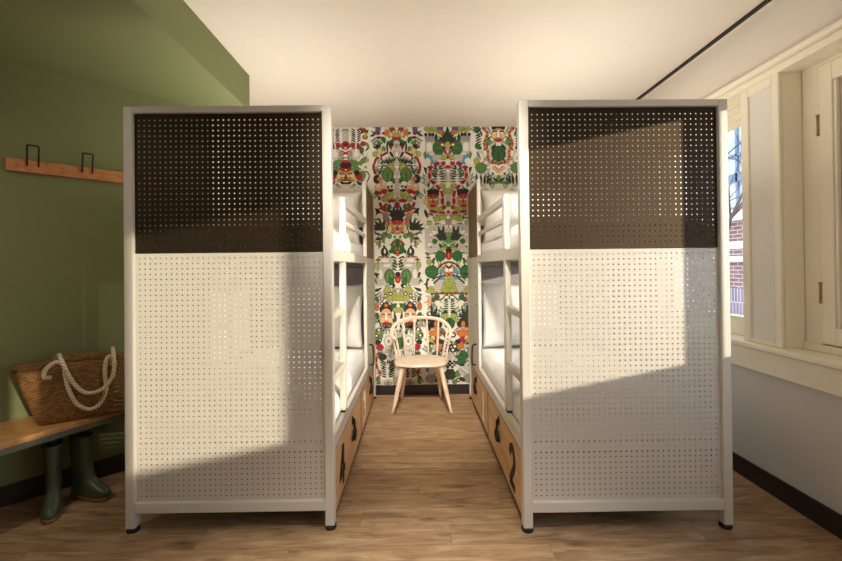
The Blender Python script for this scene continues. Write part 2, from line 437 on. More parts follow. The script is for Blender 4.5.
# ------------------------------------------------------------------ wallpaper
PAL = dict(W=(240, 235, 222), D=(46, 58, 36), G=(52, 104, 50), M=(106, 142, 74), L=(172, 178, 84), R=(178, 34, 42), K=(46, 38, 34), O=(212, 122, 54),
           T=(206, 154, 90), Y=(232, 206, 138), B=(62, 104, 166), S=(98, 158, 200), A=(208, 200, 188), U=(158, 149, 138), C=(122, 72, 46), P=(232, 180, 132))
KEY = list(PAL)
pm = [simple('paper_print_%s' % n, PAL[k], .8, var=.06, scale=60) for k, n in zip(KEY, ['white', 'dark_green', 'green', 'mid_green', 'lime', 'red', 'black', 'orange', 'tan', 'cream', 'blue', 'sky_blue', 'pale_grey', 'grey', 'brown', 'peach'])]
PXM = .01038
wp = MB()
wp.box(-1.55, 1.60, YW-.002, YW, .1, CEIL-.004, KEY.index('W'))

class Col:
    """one mirrored width of paper; coordinates are local to a band of it"""
    def __init__(s, xc, x0=None, x1=None): s.xc = xc; s.n = 0; s.x0, s.x1 = x0, x1
    def band(s, y0, c, k=12.74): s.y0, s.c, s.k = y0, c, k; return s
    def raw(s, pts, col):
        # pts already in metres (dx, z)
        s.n += 1; y = YW-.0022-.000008*s.n
        for sg in (1, -1):
            P = [(s.xc+sg*a, z) for a, z in pts]
            if s.x0 is not None: P = [(min(max(a, s.x0), s.x1), z) for a, z in P]
            P = [(a, min(max(z, .1), CEIL-.004)) for a, z in P]
            ar = sum(P[i][0]*P[(i+1) % len(P)][1]-P[(i+1) % len(P)][0]*P[i][1] for i in range(len(P)))
            if ar < 0: P = P[::-1]
            wp.add([(a, y-(.000003 if sg < 0 else 0), z) for a, z in P], [tuple(range(len(P)))], KEY.index(col))
    def cv(s, x, y):
        return ((x-s.c)/s.k*PXM, CEIL-((s.y0+y/s.k)-126.5)*PXM)
    def poly(s, pts, col): s.raw([s.cv(*p) for p in pts], col)
    def ell(s, x, y, rx, ry, col, rot=0, n=14):
        c, q = math.cos(math.radians(rot)), math.sin(math.radians(rot))
        if col not in 'WAU' and min(rx, ry) > 17:
            s.poly([(x+(rx+3.2)*math.cos(t)*c-(ry+3.2)*math.sin(t)*q, y+(rx+3.2)*math.cos(t)*q+(ry+3.2)*math.sin(t)*c) for t in (2*PI*i/n for i in range(n))], 'K')
        s.poly([(x+rx*math.cos(t)*c-ry*math.sin(t)*q, y+rx*math.cos(t)*q+ry*math.sin(t)*c) for t in (2*PI*i/n for i in range(n))], col)
    def leaf(s, x, y, L, w, rot, col, vein=None):
        # pointed leaf starting at x, y and running out along rot (degrees, 0 = right, 90 = down)
        c, q = math.cos(math.radians(rot)), math.sin(math.radians(rot))
        up = [(t, math.sin(PI*t**.8)) for t in (0, .15, .3, .45, .6, .75, .9, 1)]
        P = [(L*t, w/2*h) for t, h in up]+[(L*t, -w/2*h) for t, h in up[-2:0:-1]]
        if w > 26: s.poly([(x+a*1.04*c-b*1.16*q, y+a*1.04*q+b*1.16*c) for a, b in P], 'K')
        s.poly([(x+a*c-b*q, y+a*q+b*c) for a, b in P], col)
        if vein:
            v = w*.05
            s.poly([(x+a*c-b*q, y+a*q+b*c) for a, b in [(0, -v), (L*.92, 0), (0, v)]], vein)
            for t in (.25, .42, .58, .74):
                for sg in (1, -1):
                    s.poly([(x+a*c-b*q, y+a*q+b*c) for a, b in [(L*t-v, 0), (L*t+v, 0), (L*(t+.13), sg*w*.32*math.sin(PI*t**.8))]], vein)
    def line(s, pts, w, col):
        for (ax, ay), (bx, by) in zip(pts, pts[1:]):
            d = math.hypot(bx-ax, by-ay) or 1; nx, ny = -(by-ay)/d*w/2, (bx-ax)/d*w/2
            s.poly([(ax+nx, ay+ny), (bx+nx, by+ny), (bx-nx, by-ny), (ax-nx, ay-ny)], col)
    def snake(s, pts, w, cols, step=22):
        P = [Vector((a, b, 0)) for a, b in pts]; P = smooth_pts(P, 10)
        acc = 0; segs = []
        for a, b in zip(P, P[1:]):
            segs.append((acc, a, b)); acc += (b-a).length
        for q, a, b in segs:
            s.line([(a.x, a.y), (b.x, b.y)], w, cols[int(q/step) % len(cols)])
    def fern(s, x, y0, y1, n, L, w, col, up=35, stem='W', side=(1, -1)):
        s.line([(x, y0), (x, y1)], 5, stem)
        for i in range(n):
            y = y0+(y1-y0)*(i+.5)/n
            l = L*(.55+.45*math.sin(PI*(i+1)/(n+1)))
            for sg in side:
                s.leaf(x+sg*5, y, l, w, -up if sg > 0 else 180+up, col)
    def filler(s, ya, yb, seed, n):
        # background foliage and line-drawn stones between the motifs
        g = random.Random(seed); s.band(0, 0, 1)
        for i in range(n):
            x, y = g.uniform(1, 21), g.uniform(ya, yb); t = g.random()
            if t < .16:
                a = g.choice((-60, -35, 35, 60, -90)); col = g.choice('DDG')
                cx, cy = math.cos(math.radians(a)), math.sin(math.radians(a))
                for k in range(5):
                    for sg in (1, -1): s.leaf(x+cx*k*1.5, y+cy*k*1.5, 3.6, .9, a+sg*58, col)
            elif t < .62: s.leaf(x, y, g.uniform(3.5, 7), g.uniform(1.3, 2.9), g.uniform(-180, 180), g.choice('DDGGMMLL'))
            elif t < .80:
                w, h = g.uniform(2, 5), g.uniform(1.5, 3)
                s.poly([(x, y), (x+w, y), (x+w, y+h), (x, y+h)], 'U'); s.poly([(x+.3, y+.3), (x+w-.3, y+.3), (x+w-.3, y+h-.3), (x+.3, y+h-.3)], 'A')
            elif t < .88: s.ell(x, y, 1.3, 1.3, 'K'); s.ell(x, y, .75, .75, 'W')
            else: s.line([(x, y), (x+g.uniform(-4, 4), y+g.uniform(-4, 4))], .9, g.choice('KCRDR'))
    def fan(s, x, y, L, w, angs, col):
        for a in angs: s.leaf(x, y, L, w, a, col)
    def face(s, x, y, k=1, band=True, hair='K'):
        s.ell(x-62*k, y+10*k, 24*k, 38*k, 'Y'); s.ell(x+62*k, y+10*k, 24*k, 38*k, 'Y')
        s.ell(x, y, 62*k, 84*k, 'T')
        s.ell(x, y-72*k, 66*k, 40*k, hair)
        if band: s.ell(x, y-52*k, 62*k, 20*k, 'R'); s.ell(x, y-52*k, 10*k, 9*k, 'O')
        for sg in (-1, 1):
            s.ell(x+sg*30*k, y-16*k, 24*k, 9*k, 'K', sg*8); s.ell(x+sg*30*k, y-8*k, 20*k, 9*k, 'W')
            s.ell(x+sg*36*k, y+26*k, 20*k, 26*k, 'O')
            s.ell(x+sg*30*k, y-6*k, 6*k, 6*k, 'S')
        s.poly([(x-8*k, y-14*k), (x+8*k, y-14*k), (x+18*k, y+34*k), (x-18*k, y+34*k)], 'C')
        s.ell(x, y+54*k, 34*k, 13*k, 'R'); s.ell(x, y+53*k, 26*k, 5*k, 'W')
    def bars(s, lst, w, col):
        for a, b, c, d in lst: s.line([(a, b), (c, d)], w, col)
    def bricks(s, x0, x1, y0, y1, rows=5):
        s.poly([(x0, y0), (x1, y0), (x1, y1), (x0, y1)], 'A')
        h = (y1-y0)/rows
        for r in range(rows):
            y = y0+r*h
            s.line([(x0, y), (x1, y)], 4, 'U')
            xx = x0+(14 if r % 2 else 0)
            while xx < x1: s.line([(xx, y), (xx, min(y+h, y1))], 3, 'U'); xx += 38

# --- second width of paper
c = Col(-.194); c.filler(128, 382, 11, 210)
c.band(122, 360)
c.bricks(325, 360, 230, 560, 7); c.ell(360, 300, 22, 26, 'U'); c.ell(360, 410, 16, 30, 'W')
c.leaf(130, 80, 130, 30, 125, 'G'); c.ell(125, 88, 32, 26, 'B'); c.ell(125, 134, 28, 28, 'R'); c.line([(60, 68), (165, 68)], 6, 'K')
for px in (220, 242, 262): c.leaf(px, 76, 120, 24, 92, 'O')
c.ell(300, 130, 52, 60, 'T'); c.poly([(268, 66), (338, 66), (338, 108), (280, 112)], 'C'); c.ell(290, 155, 22, 30, 'Y'); c.ell(322, 120, 14, 8, 'W'); c.ell(300, 120, 10, 8, 'K')
c.ell(355, 205, 52, 22, 'R'); c.ell(340, 165, 14, 30, 'T')
c.leaf(180, 180, 95, 50, 70, 'G'); c.leaf(95, 195, 90, 30, 0, 'D'); c.leaf(100, 235, 95, 36, 25, 'M')
c.leaf(340, 215, 130, 42, 145, 'G'); c.snake([(250, 240), (238, 300), (245, 370)], 24, 'DGD'); c.leaf(268, 260, 100, 30, 75, 'K')
c.leaf(310, 250, 100, 36, 108, 'K'); c.ell(290, 322, 14, 28, 'R'); c.leaf(270, 370, 100, 30, 60, 'D')
c.ell(122, 305, 27, 23, 'K'); c.leaf(55, 300, 80, 24, 35, 'D'); c.leaf(140, 325, 90, 60, 85, 'Y'); c.ell(82, 405, 30, 34, 'L'); c.leaf(185, 300, 80, 40, 70, 'M')
c.snake([(250, 378), (205, 405), (150, 430), (95, 470), (70, 550)], 30, 'RRKRRW')
for i in range(6):
    c.leaf(160+30*i, 545-6*i, 92, 22, -58, 'D'); 
for i in range(5): c.leaf(150+32*i, 560, 60, 16, -10, 'D')
c.ell(285, 545, 28, 26, 'L')
c.band(164, 365)
c.snake([(72, -5), (70, 50), (90, 125)], 32, 'RKRK')
for i in range(4): c.leaf(125+14*i, 150-34*i, 60, 16, -50, 'D')
c.ell(285, 45, 42, 40, 'L'); c.ell(245, 130, 76, 90, 'M'); c.leaf(245, 222, 178, 120, -88, 'M', 'D'); c.leaf(320, 255, 95, 60, -100, 'G')
c.bricks(340, 365, 60, 400, 8); c.ell(345, 160, 10, 20, 'W')
c.ell(108, 190, 42, 54, 'K'); c.ell(140, 188, 28, 28, 'O')
c.ell(165, 300, 84, 62, 'P')
for ex, ey in ((128, 276), (205, 250)): c.ell(ex, ey, 33, 31, 'U'); c.ell(ex, ey, 26, 25, 'W'); c.ell(ex, ey, 10, 10, 'O')
c.ell(200, 345, 38, 26, 'R'); c.ell(148, 365, 25, 20, 'R'); c.leaf(95, 330, 75, 44, 75, 'G')
c.ell(275, 252, 42, 34, 'W'); c.ell(255, 290, 15, 14, 'K'); c.ell(298, 282, 15, 14, 'K'); c.leaf(240, 335, 92, 34, 0, 'D')
for a, b in ((215, 440), (250, 395), (295, 380), (270, 425), (200, 450)): c.ell(a, b, 34, 26, 'L')
c.ell(365, 440, 20, 26, 'L')
c.snake([(135, 400), (140, 450), (155, 520), (180, 575)], 34, 'RKWRK', 26); c.snake([(345, 470), (290, 462), (235, 500), (185, 560)], 36, 'RRKRRW', 20)
c.ell(365, 520, 34, 34, 'R'); c.leaf(365, 470, 80, 24, 90, 'K'); c.ell(265, 545, 26, 34, 'G')
c.band(206, 367)
c.poly([(80, 20), (130, 35), (150, 70), (205, 95), (120, 90), (85, 140), (100, 80)], 'K'); c.snake([(165, 10), (235, 58), (290, 70)], 32, 'RRKR')
c.snake([(205, 0), (265, 50), (330, 70)], 18, 'GDG')
c.ell(367, 270, 118, 74, 'Y'); c.face(367, 265, 1.18, True)
c.ell(367, 112, 92, 46, 'K'); c.fan(367, 130, 120, 34, (-90, -115, -145, -170), 'K')
c.ell(214, 112, 36, 26, 'O'); c.ell(230, 155, 36, 24, 'S'); c.ell(236, 205, 36, 30, 'O'); c.ell(250, 180, 10, 40, 'R')
c.fan(165, 295, 150, 34, (-100, -128, -152, -176, -70), 'D'); c.ell(170, 280, 46, 30, 'D'); c.fan(95, 330, 60, 16, (-150, 150), 'C')
c.leaf(200, 320, 150, 66, 95, 'M'); c.leaf(105, 440, 80, 56, 60, 'L'); c.leaf(80, 420, 90, 30, -8, 'D'); c.leaf(75, 340, 100, 26, 15, 'D'); c.line([(240, 260), (225, 330), (140, 440), (130, 540)], 14, 'C')
c.ell(245, 440, 40, 50, 'W'); c.ell(265, 380, 30, 34, 'M'); c.ell(270, 290, 24, 44, 'Y')
c.leaf(367, 410, 190, 150, 90, 'G', 'D'); c.snake([(420, 420), (405, 480), (425, 545)], 18, 'OCO'); c.leaf(190, 490, 90, 30, 75, 'D')
c.band(248, 378)
c.bricks(155, 300, 120, 190, 2); c.bricks(140, 310, 195, 255, 2); c.bricks(110, 215, 260, 480, 6); c.ell(215, 155, 50, 26, 'W'); c.ell(240, 220, 50, 18, 'W'); c.ell(160, 330, 26, 60, 'W')
c.ell(378, 20, 92, 62, 'G'); c.leaf(378, -30, 130, 120, 90, 'G', 'D'); c.ell(210, 50, 44, 60, 'D'); c.ell(215, 40, 12, 30, 'W'); c.snake([(250, 110), (200, 105), (130, 120), (125, 190)], 18, 'CO')
c.leaf(95, 170, 120, 52, 75, 'L'); c.snake([(400, -10), (385, 50), (360, 95)], 16, 'OC')
for i in range(5): c.leaf(370, 135+38*i, 84-6*(i % 2), 20, 205, 'D')
c.leaf(340, 110, 60, 26, 170, 'D')
c.ell(272, 350, 68, 90, 'M'); c.leaf(262, 438, 175, 100, -84, 'M', 'G'); c.leaf(310, 480, 120, 66, -105, 'G')
c.ell(378, 388, 37, 56, 'R'); c.ell(378, 330, 33, 26, 'K'); c.ell(368, 400, 8, 24, 'O')
c.leaf(92, 300, 85, 28, 68, 'D'); c.leaf(78, 408, 44, 20, 25, 'D'); c.leaf(80, 552, 110, 30, -28, 'D'); c.leaf(330, 450, 60, 34, 100, 'K')
c.ell(245, 535, 46, 56, 'L'); c.ell(330, 545, 26, 30, 'U')
c.band(290, 375)
c.ell(300, 78, 104, 58, 'L'); c.ell(350, 105, 50, 32, 'L'); c.leaf(80, 0, 60, 34, -10, 'D')
for a, b in ((172, 105), (215, 70), (280, 45), (165, 165)): c.ell(a, b, 24, 22, 'K'); c.ell(a, b, 14, 13, 'W')
for i in range(4): c.line([(300+20*i, 60), (300+20*i, 120)], 3, 'M')
c.leaf(90, 75, 90, 46, 65, 'G'); c.ell(105, 205, 30, 54, 'O'); c.line([(85, 180), (125, 230)], 4, 'C'); c.line([(125, 180), (85, 230)], 4, 'C'); c.leaf(78, 285, 80, 50, 45, 'G')
c.ell(222, 240, 84, 66, 'K'); c.ell(222, 185, 40, 34, 'K'); c.ell(222, 190, 24, 22, 'O')
c.ell(222, 330, 76, 100, 'P'); c.ell(175, 375, 34, 38, 'Y'); c.ell(268, 375, 34, 38, 'Y')
for sg in (-1, 1): c.ell(222+sg*38, 303, 28, 8, 'C'); c.ell(222+sg*36, 322, 24, 11, 'C'); c.ell(222+sg*36, 324, 16, 7, 'W')
c.poly([(212, 280), (232, 280), (242, 372), (202, 372)], 'W'); c.ell(222, 425, 50, 24, 'R'); c.ell(222, 424, 38, 5, 'C')
c.leaf(290, 225, 90, 56, -40, 'G'); c.ell(350, 250, 46, 34, 'L'); c.leaf(345, 415, 150, 30, -98, 'D'); c.line([(100, 330), (165, 470)], 16, 'D'); c.leaf(180, 470, 110, 26, 0, 'D')
c.leaf(80, 560, 120, 80, -40, 'M'); c.ell(125, 500, 28, 26, 'K'); c.ell(125, 500, 17, 17, 'W')
c.band(332, 285, 9.67)
c.ell(90, 30, 46, 44, 'M'); c.leaf(50, 60, 110, 40, -50, 'L'); 
for a, b in ((75, 30), (105, 75)): c.ell(a, b, 19, 18, 'K'); c.ell(a, b, 11, 11, 'W')
c.ell(85, 95, 26, 24, 'K'); c.ell(105, 140, 32, 30, 'R'); c.ell(190, 85, 50, 66, 'A'); c.ell(190, 85, 30, 42, 'W'); c.ell(190, 85, 14, 20, 'U')
c.leaf(300, 20, 150, 60, 92, 'G'); c.ell(300, 100, 34, 62, 'G'); c.ell(290, 30, 26, 20, 'A'); c.leaf(235, 60, 100, 26, 80, 'D')
for a, b in ((170, 180), (205, 175), (250, 190)): c.ell(a, b, 16, 14, 'K'); c.ell(a, b, 9, 8, 'W')
c.leaf(80, 190, 100, 40, 40, 'G'); c.ell(130, 235, 40, 30, 'D'); c.ell(205, 215, 34, 34, 'A')
c.snake([(90, 190), (70, 260), (75, 330), (105, 400), (75, 450), (110, 490)], 24, 'COC'); c.leaf(95, 440, 60, 30, 100, 'M')
c.line([(178, 280), (178, 430)], 6, 'W')
for i in range(7):
    for sg in (1, -1): c.leaf(178+sg*8, 300+22*i, 84-3*i, 15, -32+2*i if sg > 0 else 212-2*i, 'D')
c.leaf(178, 300, 50, 14, -90, 'D')
c.ell(180, 485, 76, 36, 'A'); c.ell(180, 490, 44, 22, 'U'); c.line([(180, 450), (180, 505)], 6, 'K')

# --- third width of paper
c = Col(.336); c.filler(128, 382, 23, 190)
c.band(122, 337)
c.bricks(50, 175, 175, 395, 5); c.poly([(45, 175), (190, 175), (180, 250), (50, 250)], 'U'); c.ell(105, 320, 40, 60, 'W')
for a in (60, 110, 150): c.ell(a, 160, 18, 20, 'K')
for a, b in ((70, 90), (110, 80), (150, 95), (175, 110), (105, 110), (190, 80)): c.ell(a, b, 36, 24, 'L')
c.leaf(90, 90, 80, 20, 10, 'M'); c.ell(242, 88, 40, 24, 'B'); c.ell(250, 128, 42, 26, 'O'); c.line([(200, 68), (290, 68)], 8, 'C')
c.fan(337, 255, 135, 34, (-150, -170, -128, -200), 'D'); c.leaf(337, 255, 205, 50, -90, 'D'); c.fan(337, 250, 140, 32, (-112,), 'D'); c.ell(337, 235, 50, 30, 'D')
c.leaf(193, 260, 120, 36, -90, 'D'); c.ell(220, 332, 74, 96, 'G'); c.leaf(290, 335, 140, 60, 180, 'G', 'M')
for i in range(5): c.line([(155, 275+28*i), (285, 275+28*i)], 3, 'M')
c.snake([(265, 255), (275, 310), (320, 370), (337, 400)], 34, 'RWRK', 22); c.ell(337, 295, 36, 44, 'L'); c.ell(337, 385, 44, 30, 'R'); c.ell(337, 380, 14, 20, 'W')
c.ell(337, 450, 26, 24, 'R'); c.ell(285, 450, 38, 34, 'L'); c.bricks(140, 250, 420, 490, 3)
c.poly([(60, 430), (120, 418), (140, 450), (110, 460)], 'S'); c.poly([(90, 455), (130, 445), (165, 510), (110, 545)], 'S'); c.leaf(45, 370, 110, 36, 85, 'M'); c.ell(90, 500, 30, 36, 'W')
c.snake([(337, 600), (300, 560), (285, 500)], 36, 'RRW', 22); c.ell(200, 535, 36, 20, 'R')
c.band(164, 343)
c.bricks(310, 343, 40, 240, 6); c.ell(343, 90, 20, 26, 'W'); c.ell(343, 40, 30, 22, 'R')
c.poly([(30, 40), (75, 50), (70, 140), (55, 110)], 'K'); c.poly([(45, 130), (95, 180), (60, 290), (50, 300)], 'A')
c.line([(222, 30), (225, 245)], 6, 'W')
for i in range(7):
    y = 30+31*i
    c.leaf(215, y+12, 82, 17, 205-4*i, 'D'); c.leaf(235, y+12, 92, 17, -24+4*i, 'D')
c.leaf(240, 80, 80, 24, -85, 'D'); c.leaf(195, 70, 60, 20, -115, 'D')
c.snake([(290, -8), (240, -8), (190, 0), (132, 40), (105, 125), (128, 205), (190, 272), (248, 335), (272, 410), (272, 490), (285, 560)], 38, 'RRRWRRRK', 12)
c.ell(270, 282, 42, 30, 'L'); c.ell(320, 350, 28, 48, 'L'); c.ell(343, 295, 34, 16, 'W'); c.bricks(310, 343, 390, 480, 3); c.ell(343, 520, 28, 28, 'M')
c.leaf(55, 390, 90, 24, -105, 'M'); c.ell(80, 470, 50, 56, 'Y'); c.face(152, 465, 1.12, True); c.ell(152, 352, 78, 34, 'K'); c.leaf(152, 330, 60, 26, -90, 'M')
c.band(206, 347)
c.bricks(45, 347, 240, 560, 9)
for i in range(9): c.ell(70+(i*53) % 230, 270+(i*97) % 260, 26, 14, 'W')
c.ell(140, 5, 66, 40, 'T'); c.ell(150, 0, 40, 18, 'R')
for a, b in ((185, 150), (215, 170), (195, 175), (245, 140), (300, 130), (230, 50), (260, 30), (190, 40), (270, 150)): c.ell(a, b, 38, 26, 'L')
c.snake([(110, 60), (150, 75), (250, 88), (347, 85)], 30, 'RRKRRW', 18); c.ell(290, 20, 26, 22, 'R'); c.poly([(318, 85), (347, 50), (347, 105)], 'R')
c.leaf(45, 40, 130, 36, 72, 'D'); c.leaf(85, 120, 60, 20, -40, 'R'); c.ell(105, 215, 36, 26, 'L'); c.line([(70, 195), (120, 200)], 8, 'C')
c.ell(347, 210, 46, 80, 'U'); c.ell(290, 215, 20, 18, 'W'); c.ell(322, 265, 16, 22, 'W'); c.ell(347, 150, 26, 22, 'W'); c.leaf(160, 225, 100, 18, 0, 'M'); c.ell(180, 350, 26, 26, 'W')
c.fan(262, 425, 175, 40, (-106, -82), 'D'); c.fan(262, 425, 110, 30, (-55, -135, -150), 'D'); c.ell(268, 412, 62, 36, 'D')
c.leaf(135, 470, 80, 60, -25, 'G'); c.leaf(347, 470, 140, 50, -90, 'M'); c.leaf(347, 490, 110, 60, 205, 'M'); c.leaf(347, 530, 120, 60, 182, 'M'); c.leaf(225, 480, 70, 28, 60, 'K'); c.ell(347, 545, 22, 20, 'K')
c.ell(120, 525, 12, 10, 'K'); c.ell(165, 300, 8, 8, 'K'); c.line([(347, 500), (250, 450)], 6, 'W'); c.ell(170, 380, 12, 10, 'D')
c.band(248, 347)
c.bricks(150, 260, 400, 560, 5); c.ell(120, 40, 60, 30, 'A')
c.ell(240, 105, 66, 66, 'G'); c.poly([(175, 75), (235, 60), (300, 60), (310, 120), (240, 190), (195, 150)], 'G'); c.ell(280, 15, 50, 18, 'L')
c.ell(346, 95, 42, 58, 'R'); c.ell(346, 36, 38, 32, 'K'); c.ell(346, 100, 8, 40, 'O')
c.snake([(347, 182), (290, 195), (240, 230), (205, 275)], 24, 'CCK', 20); c.ell(347, 260, 70, 66, 'T'); c.line([(310, 215), (347, 275)], 24, 'K'); c.ell(347, 215, 30, 18, 'W'); c.ell(320, 285, 26, 26, 'W'); c.ell(347, 345, 26, 16, 'K'); c.ell(312, 340, 26, 30, 'O')
c.ell(128, 305, 86, 82, 'G'); c.line([(60, 300), (205, 310)], 4, 'M'); c.ell(258, 300, 32, 30, 'S'); c.ell(265, 380, 32, 27, 'S'); c.snake([(300, 350), (220, 370), (130, 390)], 20, 'KC')
c.line([(235, 380), (150, 455)], 22, 'D'); c.snake([(150, 150), (155, 200), (140, 235)], 18, 'CK'); c.ell(95, 180, 34, 34, 'L'); c.ell(85, 125, 34, 14, 'C'); c.ell(72, 80, 14, 12, 'K')
for a, b in ((347, 400), (315, 430), (300, 480), (330, 500), (285, 525), (347, 460), (347, 540), (310, 545)): c.ell(a, b, 38, 32, 'L')
c.line([(347, 400), (347, 560)], 5, 'M'); c.snake([(75, 400), (60, 460), (75, 540)], 26, 'CK'); c.ell(115, 530, 38, 44, 'L')
c.band(290, 352)
c.ell(110, 15, 60, 26, 'L'); c.ell(300, 10, 60, 18, 'L'); c.line([(115, 50), (352, 46)], 22, 'C'); c.line([(150, 46), (320, 46)], 8, 'R'); c.leaf(195, 55, 85, 64, 88, 'G'); c.line([(250, 130), (290, 80), (340, 60)], 16, 'C')
c.ell(108, 130, 32, 40, 'P'); c.ell(98, 180, 24, 30, 'P'); c.ell(150, 130, 26, 24, 'C'); c.ell(205, 165, 36, 30, 'W'); 
c.line([(352, 80), (352, 300)], 6, 'W'); c.leaf(352, 125, 60, 20, -90, 'D')
for i in range(7): c.leaf(344, 150+24*i, 84-2*i, 18, 215-6*i, 'D')
c.fan(140, 390, 190, 34, (-96, -72), 'D'); c.fan(140, 395, 130, 32, (-128, -150, -172, -48), 'D'); c.ell(140, 370, 50, 30, 'D'); c.ell(190, 385, 34, 24, 'K')
c.ell(300, 335, 40, 34, 'L'); c.ell(262, 390, 34, 34, 'L')
for a, b in ((262, 360), (245, 330)): c.ell(a, b, 18, 17, 'K'); c.ell(a, b, 10, 10, 'W')
c.ell(352, 430, 66, 72, 'G'); c.leaf(352, 350, 160, 110, 85, 'G', 'D')
c.ell(178, 440, 80, 54, 'K'); c.ell(178, 440, 26, 42, 'O'); c.ell(178, 530, 120, 56, 'P')
for a in (135, 225): c.ell(a, 520, 48, 48, 'U'); c.ell(a, 524, 38, 38, 'P'); c.ell(a, 540, 26, 22, 'O')
c.ell(90, 470, 26, 50, 'D')
c.band(332, 264, 9.67)
c.ell(128, 20, 58, 34, 'O'); c.ell(128, 76, 44, 30, 'R'); c.ell(170, 130, 40, 38, 'O'); c.ell(185, 95, 26, 20, 'K'); c.ell(100, 60, 20, 26, 'Y')
for a, b in ((230, 30), (245, 150), (215, 140), (264, 110), (235, 175)): c.ell(a, b, 24, 24, 'K'); c.ell(a, b, 14, 14, 'W')
c.leaf(90, 260, 110, 56, -50, 'G'); c.leaf(110, 270, 110, 50, -20, 'G'); c.leaf(105, 285, 120, 50, 8, 'G'); c.leaf(70, 200, 90, 44, -100, 'M'); c.leaf(60, 50, 90, 50, 60, 'L'); c.leaf(60, 100, 60, 20, 20, 'K')
for i in range(4):
    for j in range(4):
        if (i+j) % 2 == 0: c.ell(222+22*i, 285+18*j, 12, 10, 'K')
c.ell(70, 350, 34, 44, 'B'); c.ell(120, 375, 66, 56, 'A'); c.line([(80, 400), (160, 340)], 8, 'W'); c.line([(90, 420), (165, 365)], 8, 'U'); c.ell(80, 450, 60, 46, 'U')
c.fan(240, 460, 110, 30, (-90, -120, -60), 'D'); c.ell(250, 410, 34, 50, 'D'); c.leaf(200, 440, 70, 40, -100, 'M'); c.ell(185, 465, 20, 18, 'K'); c.ell(185, 465, 11, 10, 'W'); c.leaf(120, 480, 70, 34, -40, 'D'); c.ell(220, 480, 24, 20, 'M'); c.ell(150, 320, 28, 12, 'K')

# --- first width (its top shows above the left bunk)
c = Col(-.724); c.filler(128, 190, 5, 45); c.band(122, 150, 8.26)
c.bricks(125, 150, 50, 170, 6); c.ell(150, 60, 34, 12, 'U')
c.line([(60, 60), (60, 180)], 5, 'W')
for i in range(6): c.leaf(55, 70+18*i, 44, 12, 215, 'K'); c.leaf(65, 70+18*i, 50, 12, -32, 'K')
for a, b in ((300, 65), (312, 120), (295, 175)): c.ell(a, b, 20, 18, 'R'); c.ell(a+4, b, 6, 6, 'K'); c.ell(300-a, b, 20, 18, 'R')
c.leaf(325, 80, 60, 26, 110, 'L'); c.leaf(315, 160, 70, 26, 60, 'M'); c.line([(280, 190), (330, 260), (300, 330)], 6, 'A')
c.ell(150, 190, 36, 34, 'R'); c.ell(150, 180, 16, 12, 'K'); c.ell(150, 212, 12, 10, 'P'); c.ell(90, 186, 18, 20, 'R'); c.ell(40, 205, 18, 22, 'R'); c.line([(120, 235), (180, 268)], 14, 'R'); c.line([(70, 200), (120, 200)], 6, 'K')
c.ell(62, 262, 42, 46, 'A'); c.ell(62, 262, 22, 26, 'W'); c.ell(60, 230, 14, 12, 'W'); c.ell(110, 260, 16, 30, 'U')
c.leaf(120, 320, 100, 40, 165, 'M'); c.leaf(40, 380, 100, 34, -35, 'M'); c.leaf(20, 385, 100, 30, -2, 'M'); c.leaf(30, 360, 60, 30, -100, 'M')
c.leaf(285, 340, 70, 40, -60, 'M'); c.leaf(275, 260, 60, 30, -70, 'G'); c.leaf(275, 400, 70, 40, 60, 'M'); c.ell(330, 310, 14, 20, 'L'); c.leaf(300, 460, 60, 26, 120, 'M'); c.snake([(320, 400), (345, 440), (325, 490)], 10, 'KC')
c.ell(150, 445, 66, 70, 'T'); c.ell(150, 375, 48, 30, 'R'); c.ell(150, 352, 46, 26, 'K'); c.ell(150, 320, 40, 12, 'R'); c.ell(150, 390, 8, 8, 'Y')
c.ell(90, 440, 18, 30, 'Y'); c.ell(120, 425, 24, 8, 'K'); c.ell(120, 438, 20, 11, 'W'); c.ell(120, 438, 6, 6, 'K'); c.poly([(142, 430), (150, 430), (150, 470), (134, 470)], 'C'); c.ell(115, 465, 14, 20, 'O'); c.ell(150, 492, 42, 18, 'K'); c.ell(150, 487, 30, 5, 'W'); c.ell(150, 515, 30, 8, 'Y')
c.ell(45, 440, 26, 42, 'R', 25); c.ell(60, 415, 22, 20, 'K'); c.leaf(20, 520, 60, 26, -40, 'D'); c.ell(80, 515, 18, 10, 'U')

# --- fourth width (its top shows above the right bunk)
c = Col(.866, None, None); c.filler(128, 190, 8, 40); c.band(122, 222, 8.24)
c.ell(200, 475, 70, 34, 'A'); c.ell(150, 270, 20, 60, 'A'); c.ell(70, 290, 36, 60, 'A'); c.ell(75, 300, 20, 40, 'W')
for i in range(5): c.leaf(165-6*i, 120+22*i, 60, 15, 145, 'D'); c.leaf(30, 120+22*i, 66, 15, -28, 'D')
c.leaf(90, 120, 60, 16, -110, 'D'); c.leaf(40, 100, 70, 18, -50, 'D')
c.leaf(25, 40, 60, 44, 40, 'G'); c.ell(42, 60, 20, 28, 'G'); c.leaf(25, 190, 70, 40, 30, 'G'); c.leaf(40, 240, 90, 20, 65, 'M')
c.snake([(90, 40), (105, 65), (132, 95), (115, 150), (105, 195), (132, 240), (135, 300), (150, 335), (222, 340)], 24, 'OCOOC', 14)
c.ell(222, 50, 56, 24, 'K'); c.ell(222, 110, 52, 58, 'T'); c.ell(185, 115, 20, 26, 'Y'); c.ell(195, 82, 20, 7, 'K'); c.ell(194, 92, 16, 7, 'W'); c.poly([(214, 70), (222, 70), (222, 128), (206, 128)], 'W'); c.ell(222, 153, 32, 14, 'R'); c.ell(222, 152, 22, 3, 'C')
